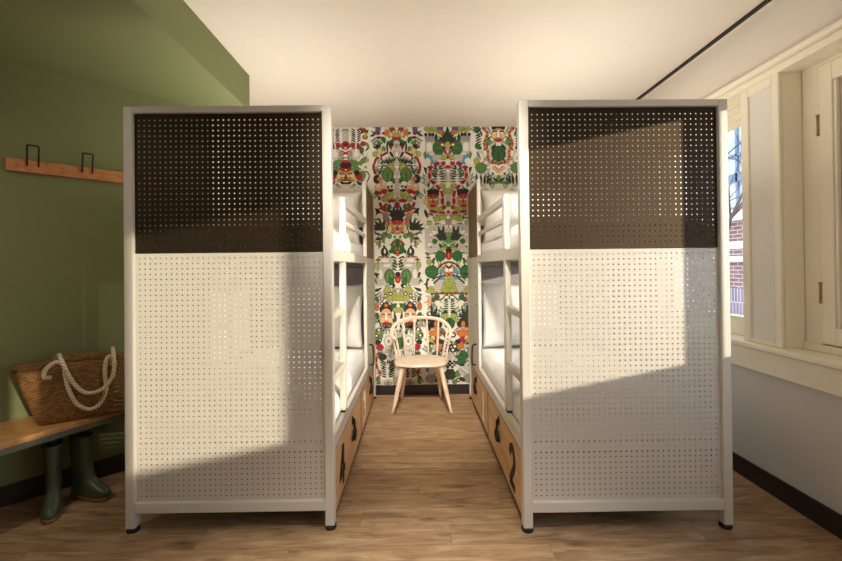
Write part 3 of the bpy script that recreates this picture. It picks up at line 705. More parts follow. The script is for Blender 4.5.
c.leaf(170, 165, 60, 36, 180, 'M'); c.leaf(200, 190, 60, 26, 130, 'K'); c.ell(222, 265, 58, 64, 'G'); c.leaf(222, 335, 130, 100, -90, 'G', 'D')
for i in range(4): c.line([(168, 240+24*i), (200, 250+24*i)], 4, 'D')
c.line([(170, 375), (222, 420)], 26, 'P'); c.line([(185, 365), (222, 400)], 6, 'C'); c.line([(205, 345), (222, 358)], 10, 'K')
c.ell(76, 382, 46, 44, 'M'); c.leaf(80, 340, 90, 50, 90, 'M', 'G'); c.ell(40, 325, 22, 26, 'L')
for i, a in enumerate((40, 72, 100, 125, 142)): c.leaf(a, 520, 100-6*i, 22, -92+4*i, 'D')
c.leaf(222, 510, 70, 40, -90, 'M'); c.leaf(222, 510, 90, 24, 190, 'M'); c.leaf(222, 500, 70, 20, 215, 'D')
paper = wp.build('wallpaper', pm, wall_back)

# ------------------------------------------------------------------ bunk beds
BW, BL, BH, TB = 1.042, 2.13, 2.14, .046
def perforated(name, x0, x1, z0, z1, mat, y, p=.02665, r=.0039):
    """sheet metal with a real grid of round holes (in the XZ plane, facing -Y)"""
    nx = int((x1-x0-.014)/p); nz = int((z1-z0-.014)/p)
    ox = x0+((x1-x0)-nx*p)/2; oz = z0+((z1-z0)-nz*p)/2
    V = []; F = []; idx = {}
    def corner(i, j):
        if (i, j) not in idx:
            idx[i, j] = len(V)
            V.append((x0 if i == -1 else x1 if i == nx+1 else ox+i*p, y, z0 if j == -1 else z1 if j == nz+1 else oz+j*p))
        return idx[i, j]
    for i in range(-1, nx+1):
        for j in range(-1, nz+1):
            a, b, c_, d = corner(i, j), corner(i+1, j), corner(i+1, j+1), corner(i, j+1)
            if i in (-1, nx) or j in (-1, nz):
                F.append((a, b, c_, d)); continue
            cx, cz = ox+(i+.5)*p, oz+(j+.5)*p
            h = len(V)
            for k in range(8):
                t = PI/4*k; V.append((cx+r*math.cos(t), y, cz+r*math.sin(t)))
            K = [c_, d, a, b]      # corners at 45, 135, 225, 315 degrees
            for k in range(4):
                F.append((K[k], h+2*k+1, h+2*k)); F.append((K[k], h+(2*k+2) % 8, h+2*k+1)); F.append((K[k], K[(k+1) % 4], h+(2*k+2) % 8))
    me = bpy.data.meshes.new(name); me.from_pydata(V, [], F); me.materials.append(mat); me.update()
    return me

def text_mesh(ch, size, depth):
    cu = bpy.data.curves.new('t', 'FONT'); cu.body = ch; cu.size = size; cu.extrude = depth; cu.align_x = 'CENTER'; cu.align_y = 'CENTER'
    o = bpy.data.objects.new('t', cu); COL.objects.link(o)
    bpy.context.view_layer.update()
    me = bpy.data.meshes.new_from_object(o.evaluated_get(bpy.context.evaluated_depsgraph_get()))
    bpy.data.objects.remove(o); bpy.data.curves.remove(cu)
    return me

def ribbon(pts, w, depth):
    """flat stencil stroke in local XY with thickness along Z"""
    P = [Vector((a, b, 0)) for a, b in pts]; mb = MB(); n = len(P); L_, R_ = [], []
    for i in range(n):
        t = (P[min(i+1, n-1)]-P[max(i-1, 0)]).normalized(); q = Vector((-t.y, t.x, 0))*w/2
        L_.append(P[i]+q); R_.append(P[i]-q)
    o = 0
    v = [(p.x, p.y, z) for z in (0, depth) for p in L_+R_]
    f = []
    for i in range(n-1):
        f += [(2*n+i, 3*n+i, 3*n+i+1, 2*n+i+1), (i, i+1, n+i+1, n+i), (i, 2*n+i, 2*n+i+1, i+1), (n+i, n+i+1, 3*n+i+1, 3*n+i)]
    f += [(0, n, 3*n, 2*n), (n-1, 3*n-1, 4*n-1, 2*n-1)]
    mb.add(v, f); return mb
def digit(ch, h):
    if ch == '2':
        pts = [(-.30, .26)]+[(.0+.30*math.cos(math.radians(a)), .22+.28*math.sin(math.radians(a))) for a in range(165, -50, -15)]+[(-.30, -.44)]
        mb = ribbon([(a*h*.8, b*h) for a, b in pts], h*.2, .003); mb.box(-.30*h*.8-.03*h, .36*h*.8, -.53*h, -.35*h, 0, .003); return mb
    if ch == '1':
        return MB().box(-.075*h, .075*h, -.5*h, .5*h, 0, .003).box(-.22*h, .0, .36*h, .5*h, 0, .003).box(-.22*h, .22*h, -.5*h, -.38*h, 0, .003)
    if ch == '4':
        mb = ribbon([(.10*h, .5*h), (-.30*h, -.16*h)], h*.18, .003)
        return mb.box(-.40*h, .38*h, -.27*h, -.09*h, 0, .003).box(.03*h, .22*h, -.5*h, .5*h, 0, .003)
    pts = [(.0+.28*math.cos(math.radians(a)), .22+.25*math.sin(math.radians(a))) for a in range(160, -85, -15)]+[(.0+.31*math.cos(math.radians(a)), -.22+.27*math.sin(math.radians(a))) for a in range(80, -165, -15)]
    return ribbon([(a*h*.85, b*h) for a, b in pts], h*.19, .003)

panel_w = perforated('perforated_panel', TB, BW-TB, .150, 1.398, M['panelwhite'], 0)
panel_d = perforated('dark_perforated_panel', TB, BW-TB, 1.401, BH-.034, M['paneldark'], 0)

def bunk(xa, y0, aisle, label, digits):
    """xa: left edge, y0: front face; aisle: +1 when the open side is at the right edge (left bunk), -1 at the left"""
    x1 = xa+BW; xi = x1 if aisle > 0 else xa          # xi: outer plane on the aisle side
    xo = xa if aisle > 0 else x1
    def ax(d): return xi-aisle*d                      # d metres inwards from the aisle plane
    b = empty('bunk_bed', label, 'bunk bed', (xa+BW/2, y0+BL/2, 0), 'white metal bunk beds either side of the aisle')
    fr = MB()
    for px in (xa, x1-TB):
        fr.box(px, px+TB, y0, y0+.05, .022, BH)
    fr.box(xa+TB, x1-TB, y0, y0+.05, BH-.034, BH).box(xa+TB, x1-TB, y0, y0+.05, .098, .150)
    fr.build('end_frame', M['metal'], b, bevel=.004)
    for px in (xa+TB/2, x1-TB/2):
        MB().lathe([(.027, 0), (.029, .004), (.029, .016), (.020, .022)], (px, y0+.025, 0), 20).build('foot', M['rubber'], b, smooth=True, bevel=.001)
    for nm, me in (('perforated_panel', panel_w), ('dark_perforated_panel', panel_d)):
        o = bpy.data.objects.new(nm, me); COL.objects.link(o); o.location = (xa, y0+.020, 0); o.parent = b; o.matrix_parent_inverse = b.matrix_basis.inverted()
        so = o.modifiers.new('thickness', 'SOLIDIFY'); so.thickness = .0015; so.offset = 1
        o['label'] = 'white perforated lower panel' if nm[0] == 'p' else 'dark bronze perforated upper panel'
    # back posts and long rails
    fb = MB()
    for px in (xa, x1-TB):
        fb.box(px, px+TB, y0+BL-.05, y0+BL, .022 if px != xi else .022, 2.05)
    fb.box(xa+TB, x1-TB, y0+BL-.04, y0+BL-.012, 1.355, 1.415).box(xa+TB, x1-TB, y0+BL-.04, y0+BL-.012, .39, .47)
    fb.build('back_frame', M['metal'], b, bevel=.004)
    for px in (xa+TB/2, x1-TB/2):
        MB().lathe([(.027, 0), (.029, .004), (.029, .016), (.020, .022)], (px, y0+BL-.025, 0), 20).build('foot', M['rubber'], b, smooth=True)
    MB().box(ax(0), ax(.03), y0+.05, y0+1.44, 1.352, 1.414).build('side_rail', M['metal'], b, bevel=.003)
    MB().box(xo, xo+aisle*.03, y0+.05, y0+BL-.05, 1.352, 1.470).build('side_rail', M['metal'], b, bevel=.003)
    MB().box(ax(0), ax(.03), y0+.05, y0+1.44, .388, .462).build('side_rail', M['metal'], b, bevel=.003)
    MB().box(xo, xo+aisle*.03, y0+.05, y0+BL-.05, .388, .520).build('side_rail', M['metal'], b, bevel=.003)
    MB().box(xa+.031, x1-.031, y0+.051, y0+BL-.045, 1.365, 1.39).build('bed_base', M['metal'], b)
    MB().box(xa+.031, x1-.031, y0+.051, y0+BL-.045, .395, .415).build('bed_base', M['metal'], b)
    # enclosed head end
    ya = y0+1.44; yb = y0+BL-.05
    MB().box(ax(0), ax(.028), ya, ya+.04, .388, 2.055).box(ax(0), ax(.028), ya+.04, yb, 2.03, 2.055).box(ax(0), ax(.028), ya+.04, yb, 1.352, 1.40).build('head_post', M['metal'], b, bevel=.003)
    MB().box(ax(.004), ax(.024), ya+.04, yb, 1.40, 2.03).build('wooden_side_panel', M['headwood'], b)['label'] = 'brown wooden upper side panel'
    MB().box(ax(.002), ax(.026), ya+.04, yb, .388, 1.352).build('side_panel', M['metal'], b)
    for zz in (1.14, 1.24, .98, .86): MB().tube([(ax(.002), ya+.16, zz), (ax(-.003), ya+.16, zz)], .007, 10).build('screw', M['greymetal'], b)
    yh = y0+BL-.045
    g = MB().box(xa+.06, x1-.06, yh-.10, yh, 1.02, 1.325); g.build('padded_headboard', M['grey'], b, bevel=.02, seg=4)
    g = MB().box(xa+.06, x1-.06, yh-.03, yh, .45, 1.02); g.build('headboard_back', M['grey'], b, bevel=.005)
    MB().box(xa+.05, x1-.05, yh-.11, yh-.03, .955, .985).build('shelf', M['grey'], b, bevel=.004)
    so = MB().box(ax(.10), ax(.20), yh-.055, yh-.03, .99+.02, 1.015+.05); 
    MB().box(xa+.05, x1-.05, yh-.02, yh, 1.39, 1.72).build('headboard', M['headwood'], b)
    # black hooks standing out of the side panel
    for zz in (1.80, 1.245):
        MB().tube([(ax(0), yb-.02, zz), (ax(-.045), yb-.02, zz)], .006, 8).tube([(ax(-.045), yb-.02, zz), (ax(-.05), yb-.02, zz+.012)], .008, 8).build('coat_hook', M['black'], b, smooth=True)
    gp = smooth_pts([(ax(-.002), ya+.13, .64), (ax(-.03), ya+.15, .625), (ax(-.036), ya+.16, .56), (ax(-.036), ya+.17, .50), (ax(-.03), ya+.19, .455), (ax(-.002), ya+.2, .445)], 5)
    MB().tube(gp, .0075, 8).build('grab_handle', M['oakdark'], b, smooth=True)
    # guard rail of the upper bunk
    yg = y0+.41
    MB().box(ax(0), ax(.034), yg-.03, yg+.03, 1.414, 1.742).build('guard_post', M['metal'], b, bevel=.008)
    MB().box(ax(0), ax(.03), yg+.03, ya, 1.688, 1.738).build('guard_rail', M['metal'], b, bevel=.008)
    MB().box(ax(.004), ax(.026), yg+.03, ya, 1.575, 1.607).build('guard_rail', M['metal'], b, bevel=.006)
    # ladder between the end frame and its stile
    MB().box(ax(.002), ax(.034), yg-.045, yg+.02, .475, 1.352).build('ladder_stile', M['metal'], b, bevel=.004)
    MB().box(ax(.004), ax(.032), yg-.04, yg+.015, .462, .475).build('stile_pad', M['rubber'], b)
    for zz in (.745, 1.07):
        MB().box(ax(.002), ax(.034), y0+.05, yg-.045, zz-.02, zz+.018).build('ladder_rung', M['metal'], b, bevel=.004)
    # drawers
    for i, (da, db) in enumerate(((y0+.055, y0+1.035), (y0+1.05, y0+1.99))):
        dr = MB().box(ax(.004), ax(.022), da, db, .055, .378).build('drawer', M['oak'], b, bevel=.002)
        dr['label'] = 'oak drawer front numbered %s' % digits[i][0]
        MB().box(ax(.022), ax(.80), da+.03, db-.03, .060, .355).build('drawer_box', M['underbox'], dr)
        MB().box(ax(.003), ax(.0225), da-.004, da, .055, .38).box(ax(.003), ax(.0225), da, db, .378, .383).box(ax(.003), ax(.0225), db, db+.004, .055, .38).box(ax(.003), ax(.0225), da, db, .048, .055).build('edge_band', M['oakdark'], dr)
        # number: facing the aisle, reading left to right from it
        ch, colr = digits[i]
        yc = (da+(.20 if i == 0 else .20)); me = digit(ch, .215).mesh('number', M['black'] if colr == 'b' else M['numwhite'])
        o = link('number', me)
        e1 = Vector((0, aisle, 0)); e3 = Vector((aisle, 0, 0)); e2 = Vector((0, 0, 1))
        rot = Matrix((e1, e2, e3)).transposed().to_4x4(); rot.translation = (ax(.0038), yc, .205)
        o.matrix_world = rot; o.parent = dr; o.matrix_parent_inverse = dr.matrix_world.inverted() if False else (Matrix.Translation(b.location)).inverted() if False else Matrix()
        o['label'] = ('black' if colr == 'b' else 'white') + ' number %s' % ch
        yk = da+.56
        hp = MB().box(ax(.004), ax(-.003), yk-.012, yk+.012, .30, .352).box(ax(.004), ax(-.002), yk-.011, yk+.011, .19, .225)
        hp.tube([(ax(-.010), yk, .335), (ax(-.012), yk, .30), (ax(-.014), yk, .265)], .008, 8)
        hp.tube([(ax(-.014), yk+.036*math.cos(t), .238+.034*math.sin(t)) for t in (2*PI*k/16 for k in range(16))], .0085, 8, closed=True)
        hp.tube([(ax(.0), yk, .335), (ax(-.012), yk, .335)], .006, 8).tube([(ax(.0), yk, .25), (ax(-.016), yk, .25)], .006, 8)
        hp.build('hasp', M['black'], dr, smooth=False)
    return b

LX, LY, RX, RY = -1.4670, 2.0985, .5159, 2.0505
bunk(LX, LY, +1, 'white metal bunk bed left of the aisle, drawers numbered 4 and 3', (('4', 'b'), ('3', 'w')))
bunk(RX, RY, -1, 'white metal bunk bed right of the aisle, beside the window, drawers numbered 2 and 1', (('2', 'b'), ('1', 'w')))

# ------------------------------------------------------------------ bedding
def mattress(x0, x1, y0, y1, z0, z1, label):
    o = MB().box(x0, x1, y0, y1, z0, z1).build('mattress', M['sheet'], None, True, bevel=.05, seg=5)
    tag(o, label, 'mattress', 'mattresses on the bunks')
def duvet(x0, x1, y0, y1, z, seed, label, drop=.07, amp=.022):
    nx, ny = 44, 70; mb = MB(); W_ = x1-x0
    top = []
    for j in range(ny+1):
        for i in range(nx+1):
            u, v = i/nx, j/ny
            x, y = x0+W_*u, y0+(y1-y0)*v
            e = min(u, 1-u)*W_; ev = min(v, 1-v)*(y1-y0)
            h = -drop*max(0, 1-e/.07)**2-.045*max(0, 1-ev/.06)**2
            n = noise.noise((x*5+seed, y*5, seed))*amp+noise.noise((x*11, y*13+seed, 3))*amp*.45
            fold = math.sin((y-y0)*11+3*noise.noise((x*2.5, y*2, seed)))*amp*.28
            top.append((x, y, z+.035+h+(n+fold)*min(1, e/.05+.35)))
    mb.add(top+[(x, y, z+.002 if min(x-x0, x1-x) > .05 else min(zz-.006, z+.002)) for x, y, zz in top],
           [(j*(nx+1)+i, j*(nx+1)+i+1, (j+1)*(nx+1)+i+1, (j+1)*(nx+1)+i) for j in range(ny) for i in range(nx)])
    o = (nx+1)*(ny+1)
    fs = [(o+j*(nx+1)+i, o+(j+1)*(nx+1)+i, o+(j+1)*(nx+1)+i+1, o+j*(nx+1)+i+1) for j in range(ny) for i in range(nx)]
    for j in range(ny):
        a, b_ = j*(nx+1), (j+1)*(nx+1); fs += [(a, b_, o+b_, o+a), (a+nx, o+a+nx, o+b_+nx, b_+nx)]
    for i in range(nx):
        fs += [(i, o+i, o+i+1, i+1), (ny*(nx+1)+i, ny*(nx+1)+i+1, o+ny*(nx+1)+i+1, o+ny*(nx+1)+i)]
    mb.f += fs; mb.m += [0]*len(fs)
    ob = mb.build('duvet', M['duvet'], None, True)
    tag(ob, label, 'duvet', 'white duvets on the bunks')
def pillow(c, w, h, t, lean, seed, label, yaw=0):
    """upright pillow: w along X, h up, t thick; leans back by lean degrees"""
    n = 26; mb = MB(); pts = []
    for side in (-1, 1):
        for j in range(n+1):
            for i in range(n+1):
                u, v = 2*i/n-1, 2*j/n-1
                pin = 1-.07*(1-abs(v)**2)*abs(u)**3; pin2 = 1-.07*(1-abs(u)**2)*abs(v)**3
                x, z = u*w/2*pin, v*h/2*pin2
                th = t/2*((1-abs(u)**3.2)*(1-abs(v)**3.2))**.55
                th *= 1+.22*noise.noise((u*2.2+seed, v*2.2, seed))
                th += .010*noise.noise((u*7, v*6, seed))*(1-max(abs(u), abs(v))**4)
                pts.append(Vector((x, side*th, z)))
    fs = []
    m = (n+1)*(n+1)
    for j in range(n):
        for i in range(n):
            a = j*(n+1)+i; fs.append((a, a+1, a+n+2, a+n+1)); fs.append((m+a, m+a+n+1, m+a+n+2, m+a+1))
    R = Matrix.Translation(c) @ Matrix.Rotation(math.radians(yaw), 4, 'Z') @ Matrix.Rotation(math.radians(-lean), 4, 'X')
    mb.add([tuple(R @ p) for p in pts], fs)
    o = mb.build('pillow', M['pillow'], None, True)
    b_ = o.modifiers.new('weld', 'WELD'); b_.merge_threshold = .0004
    tag(o, label, 'pillow', 'white pillows on the bunks')

for nm, x, y, ai in (('left', LX, LY, 1), ('right', RX, RY, -1)):
    side = 'left' if nm == 'left' else 'right'
    xa, xb = x+.034, x+BW-.034
    mattress(xa, xb, y+.056, y+BL-.155, .416, .575, 'white mattress on the lower berth of the %s bunk bed' % side)
    mattress(xa, xb, y+.056, y+BL-.155, 1.391, 1.53, 'white mattress on the upper berth of the %s bunk bed' % side)
    duvet(xa+.004, xb-.004, y+.07, y+1.52, .577, 3.1 if nm == 'left' else 8.7, 'rumpled white duvet on the lower berth of the %s bunk bed' % side)
    duvet(xa+.004, xb-.004, y+.07, y+1.50, 1.532, 5.3 if nm == 'left' else 1.9, 'rumpled white duvet on the upper berth of the %s bunk bed' % side)
    cx = x+BW/2
    pillow((cx+ai*.075, y+1.765, .872), .76, .60, .19, 14, 2.2 if nm == 'left' else 6.1, 'white pillow propped on the lower berth of the %s bunk bed' % side)
    pillow((cx+ai*.06, y+1.77, 1.785), .76, .52, .18, 16, 4.7 if nm == 'left' else 9.4, 'cream white pillow propped on the upper berth of the %s bunk bed' % side)

# ------------------------------------------------------------------ spindle chair
CX, CY = .036, 3.90
ch = empty('spindle_chair', 'pale birch spindle-back chair standing in front of the patterned wallpaper', 'chair', (CX, CY, 0))
def seat_ring(sc, z, f=1):
    pts = []
    for k in range(40):
        a = 2*PI*k/40; c_, s_ = math.cos(a), math.sin(a)
        p = 2.6
        px = .248*math.copysign(abs(c_)**(2/p), c_); py = .215*math.copysign(abs(s_)**(2/p), s_)
        if py > 0: px *= 1-.12*(py/.215)
        pts.append((CX+px*sc, CY+py*sc, z))
    return pts
st = MB().loft([seat_ring(.93, .418), seat_ring(.985, .424), seat_ring(1, .436), seat_ring(.99, .448), seat_ring(.96, .453), seat_ring(.6, .447), seat_ring(.2, .443)])
st.build('seat', M['chair'], ch, True)
for (tx, ty, bx, by) in ((-.17, -.12, -.262, -.155), (.17, -.12, .262, -.155), (-.15, .10, -.20, .235), (.15, .10, .20, .235)):
    P = [Vector((CX+tx+(bx-tx)*t, CY+ty+(by-ty)*t, .424*(1-t))) for t in (0, .15, .35, .6, .85, 1)]
    MB().tube(P, [.017, .020, .0225, .020, .0155, .013], 14).build('leg', M['chair'], ch, True)
hoop = smooth_pts([(-.262, -.13, .665), (-.30, -.06, .70), (-.285, .08, .755), (-.21, .19, .795), (-.10, .235, .812), (0, .243, .815), (.10, .235, .812), (.21, .19, .795), (.285, .08, .755), (.30, -.06, .70), (.262, -.13, .665)], 6)
hp = [Vector((CX+a*.91, CY+b, c_)) for a, b, c_ in hoop]
MB().tube(hp, .0165, 12).build('bow_rail', M['chair'], ch, True)
for k, (sx, sy) in zip((4, 12, 19, 26, 30, 34, 41, 48, 56), ((-.235, -.07), (-.215, .06), (-.165, .135), (-.075, .165), (0, .17), (.075, .165), (.165, .135), (.215, .06), (.235, -.07))):
    if k == 30: continue
    t_ = hp[k]; b_ = Vector((CX+sx*.93, CY+sy, .446))
    MB().tube([b_, b_.lerp(t_, .3), b_.lerp(t_, .7), t_], [.0085, .0105, .010, .0075], 10).build('spindle', M['chair'], ch, True)

# ------------------------------------------------------------------ bench, rack, bag, boots in the green niche
def nwall(x): return (x, x+4.71)
bz0, bz1 = .440, .472
A = (-2.44, 1.26); B = (-1.745, 2.688)
bench_poly = [A, B, (-1.90, 2.806), (-2.90, 1.806)]
bench = empty('wall_bench', 'oak wall bench along the green wall carrying the straw bag', 'bench', (-2.2, 2.1, 0))
bd = MB().prism(bench_poly, bz0, bz1).build('seat_board', M['bench'], bench, bevel=.004)
dx, dy = B[0]-A[0], B[1]-A[1]; dl = math.hypot(dx, dy); dx, dy = dx/dl, dy/dl; nx_, ny_ = -dy, dx
def bpt(s, o): return (A[0]+dx*s+nx_*o, A[1]+dy*s+ny_*o)
MB().prism([bpt(.02, .008), bpt(dl-.02, .008), bpt(dl-.02, .034), bpt(.02, .034)], .408, .4398).build('support_rail', M['greymetal'], bench)
for s_ in (.35, 1.45):
    MB().prism([bpt(s_, .034), bpt(s_+.035, .034), bpt(s_+.035, .20), bpt(s_, .20)], .415, .4398).build('bracket', M['greymetal'], bench)

u45 = Vector((1, 1, 0)).normalized(); n45 = Vector((1, -1, 0)).normalized()
def gw(s, off, z): # s metres along the green wall from x=-2.309, off metres out of it
    p = Vector((-2.335, 2.375, 0))+u45*s+n45*off; return (p.x, p.y, z)
rk = empty('coat_rack', 'oak coat rack board with black wire hooks on the green wall', 'coat rack', gw(.35, .01, 1.9))
r_ = MB(); r_.prism([gw(.01, .002, 0)[:2], gw(.80, .002, 0)[:2], gw(.80, .030, 0)[:2], gw(.01, .030, 0)[:2]], 1.888, 1.962)
r_.build('rail_board', M['rack'], rk, bevel=.004)
for s_ in (.098, .347, .597):
    hk = []
    for a, z in ((0, 1.925), (0, 2.04), (.05, 2.04), (.05, 1.925)): hk.append(gw(s_+a, .034+(.028 if z > 2 else 0), z))
    m_ = MB()
    m_.tube([hk[0], hk[1]], .0042, 8).tube([hk[1], hk[2]], .0042, 8).tube([hk[2], hk[3]], .0042, 8)
    m_.build('hook', M['black'], rk, True)

# bag
BO = Vector((-2.062, 2.272, bz1)); bs = Vector((.811, .585, 0)); bn = Vector((-.585, .811, 0))
def bagp(s, d, z): return BO+bs*s+bn*d+Vector((0, 0, z))
bag = empty('straw_bag', 'woven straw basket bag with thick rope handles on the bench', 'bag', bagp(.25, .08, 0))
NR = 56
def bag_ring(t):
    # t 0 bottom .. 1 rim; rounded rectangle
    L0, L1 = .0-.107*t, .50+.105*t
    D0, D1 = 0-.0*t, .17+.04*t
    cx, cd = (L0+L1)/2, (D0+D1)/2; a, b_ = (L1-L0)/2, (D1-D0)/2
    ring = []
    for k in range(NR):
        th = 2*PI*k/NR; c_, s_ = math.cos(th), math.sin(th); p = 5
        x = a*math.copysign(abs(c_)**(2/p), c_); y = b_*math.copysign(abs(s_)**(2/p), s_)
        y *= 1+.10*math.sin(PI*t)*(1-abs(x/a)**2)
        z = (.325+.018*math.cos(x/a*PI*1.0+.4)+.008*math.sin(x*30))*t
        ring.append(bagp(cx+x, cd+y, z+.001))
    return ring
rings = [bag_ring(t/10) for t in range(11)]
mb = MB(); mb.loft(rings, cap=False)
per = [0]
for k in range(NR): per.append(per[-1]+(rings[5][(k+1) % NR]-rings[5][k]).length)
for i in range(10):
    for k in range(NR): mb.uv[i*NR+k] = [(per[k], i*.034), (per[k+1], i*.034), (per[k+1], (i+1)*.034), (per[k], (i+1)*.034)]
mb.f.append(tuple(range(NR))[::-1]); mb.m.append(0); mb.uv[len(mb.f)-1] = [(bs.dot(rings[0][k]), bn.dot(rings[0][k])) for k in range(NR)][::-1]
body = mb.build('basket_body', M['weave'], bag, True)
so = body.modifiers.new('thickness', 'SOLIDIFY'); so.thickness = .007; so.offset = -1
mb = MB(); mb.tube(rings[10], .0065, 8, closed=True, uv=True); mb.build('rim_binding', M['weave'], bag, True)
def rope(P, nm='rope_handle'):
    pts = smooth_pts([bagp(*p) for p in P], 7)
    MB().tube(pts, .0108, 12, uv=True).build(nm, M['rope'], bag, True)
# front handle: leaves the basket at both holes, flops forward over the front
rope([(.065, -.012, .262), (.035, -.022, .272), (.045, -.03, .315), (.085, -.034, .345), (.115, -.03, .325), (.125, -.03, .26), (.14, -.03, .18), (.17, -.03, .105), (.21, -.03, .065), (.25, -.03, .062), (.285, -.03, .10), (.303, -.03, .17), (.298, -.03, .25), (.303, -.03, .32), (.318, -.025, .345), (.33, -.018, .325), (.325, -.010, .29)])
rope([(.075, .21, .30), (.075, .18, .345), (.09, .09, .365), (.10, .0, .362), (.115, -.044, .335), (.135, -.052, .28), (.165, -.054, .215), (.205, -.054, .165), (.25, -.054, .155), (.295, -.054, .175), (.33, -.052, .225), (.342, -.048, .29), (.338, -.02, .35), (.335, .06, .372), (.335, .15, .36), (.335, .205, .31)])

# boots
def boot(heel, toe_dir, label):
    hx, hy = heel; d = Vector((toe_dir[0], toe_dir[1], 0)).normalized(); q = Vector((-d.y, d.x, 0))
    b = empty('rubber_boot', label, 'boot', (hx, hy, 0), 'green rubber boots under the bench')
    def P(a, s, z): return Vector((hx, hy, 0))+d*a+q*s+Vector((0, 0, z))
    n = 24
    def ring(cx, rx, ry, z, tilt=0):
        return [P(cx+rx*math.cos(2*PI*k/n), ry*math.sin(2*PI*k/n), z+tilt*math.cos(2*PI*k/n)) for k in range(n)]
    # foot + shaft as one lofted surface that turns from the toe up into the shaft
    rings = []
    ctrl = [(.262, .004, .010, .034, 90), (.255, .022, .022, .038, 90), (.235, .038, .034, .044, 88), (.20, .046, .043, .052, 84), (.165, .046, .050, .060, 76), (.135, .043, .058, .074, 62), (.112, .041, .063, .094, 42), (.096, .041, .062, .124, 22),
            (.084, .044, .060, .165, 8), (.078, .050, .062, .21, 0), (.074, .055, .066, .26, 0), (.070, .058, .069, .31, 0), (.068, .060, .072, .352, 0)]
    def outline(z):  # half-length front / back and half-width of the boot at height z
        pass
    prof = [(.020, -.005, .262, .046), (.030, -.008, .266, .048), (.045, -.008, .262, .047), (.060, -.006, .245, .045), (.075, -.004, .215, .043), (.090, -.002, .185, .040), (.105, .0, .162, .038), (.125, .002, .146, .037), (.150, .003, .137, .036),
            (.20, .004, .132, .037), (.25, .002, .133, .039), (.30, .0, .134, .041), (.345, -.002, .136, .043), (.356, -.003, .137, .0435)]
    R = []
    for z, a0, a1, hw in prof:
        rr = []
        ln = a1-a0
        for k in range(n):
            t = 2*PI*k/n; c_, s_ = math.cos(t), math.sin(t)
            x = (a0+a1)/2+ln/2*c_
            wv = hw*(1-.16*max(0, -c_) if z < .12 else 1)
            if z < .11 and .3 > c_ > -.5: wv *= .88
            rr.append(P(x, wv*math.copysign(abs(s_)**.85, s_), z))
        R.append(rr)
    mb = MB(); mb.loft(R, cap=False); mb.f.append(tuple(range(n))[::-1]); mb.m.append(0)
    sh = mb.build('boot_body', M['boot'], b, True)
    sd = sh.modifiers.new('thickness', 'SOLIDIFY'); sd.thickness = .004; sd.offset = -1
    MB().tube([p+Vector((0, 0, 0)) for p in R[-1]], .0042, 8, closed=True).build('top_band', M['boot'], b, True)
    sl = []
    for z, g in ((0, .0), (.004, .004), (.018, .004), (.022, .0)):
        rr = []
        for k in range(n):
            t = 2*PI*k/n; c_, s_ = math.cos(t), math.sin(t)
            wv = (.046+g)*(1-.16*max(0, -c_)); wv *= .88 if .3 > c_ > -.5 else 1
            rr.append(P(.1285+(.1345+g)*c_, wv*math.copysign(abs(s_)**.85, s_), z))
        sl.append(rr)
    MB().loft(sl).build('sole', M['sole'], b, True, bevel=.001)
boot((-2.075, 2.405), (.58, -.81), 'dark green rubber boot pointing toward the camera, left one under the bench')
boot((-2.03, 2.475), (.97, -.24), 'dark green rubber boot pointing right, beside the bunk bed')

# ------------------------------------------------------------------ outside
struct('ground', MB().box(2.6, 40, -40, 40, -.6, -.5), M['ground'])
bk = empty('brick_building', 'brown brick house with pale stone bands seen through the far window', 'building', (7, 9, -.5))
BX = 6.0
wb = MB()
wb.box(BX, BX+4, 4.5, 6.9, -.5, 7).box(BX, BX+4, 8.2, 14, -.5, 7).box(BX, BX+4, 6.9, 8.2, .86, 2.14).box(BX, BX+4, 6.9, 8.2, -.5, .38).box(BX, BX+4, 6.9, 8.2, 5.2, 7)
wb.build('wall', M['brick'], bk)
MB().box(BX-.03, BX+.3, 6.9, 8.2, .38, .86).build('soldier_course', M['soldier'], bk)
MB().box(BX-.14, BX+.3, 6.8, 8.3, 2.12, 2.32).build('stone_sill', M['stone'], bk)
for z0, z1 in ((1.36, 1.46), (1.60, 1.74)):
    MB().box(BX-.04, BX+.02, 6.6, 8.4, z0, z1).build('stone_band', M['stone'], bk)
wf = MB().box(BX+.05, BX+.13, 6.9, 8.2, 2.32, 2.40).box(BX+.05, BX+.13, 6.9, 8.2, 2.87, 3.03).box(BX+.05, BX+.13, 7.75, 7.80, 2.34, 5.2).box(BX+.05, BX+.13, 6.9, 8.2, 3.35, 3.40).box(BX+.05, BX+.13, 6.9, 8.2, 3.95, 4.0)
wfo = wf.build('window_frame', M['steel_blue'], bk)
MB().box(BX+.09, BX+.10, 6.9, 8.2, 2.24, 5.2).build('window_pane', M['skyglass'], wfo)
tr = MB(); rng = random.Random(5)
def branch(p, d, L, r, lv):
    P = [Vector(p)]; 
    for k in range(4):
        d = (d+Vector((rng.uniform(-.25, .25), rng.uniform(-.25, .25), rng.uniform(-.1, .2)))).normalized(); P.append(P[-1]+d*L/4)
    tr.tube(P, [r*(1-.14*k) for k in range(5)], 6)
    if lv:
        for k in range(4 if lv > 1 else 3):
            nd = (d+Vector((rng.uniform(-1, 1), rng.uniform(-1, 1), rng.uniform(-.3, .9)))).normalized()
            branch(P[rng.choice((2, 3, 4))], nd, L*.68, r*.5, lv-1)
branch((4.3, 5.7, -.5), Vector((-.05, 0, 1)), 2.3, .06, 4)
tag(tr.build('bare_tree', M['bark'], None, True), 'bare grey winter tree outside the far window', 'tree')

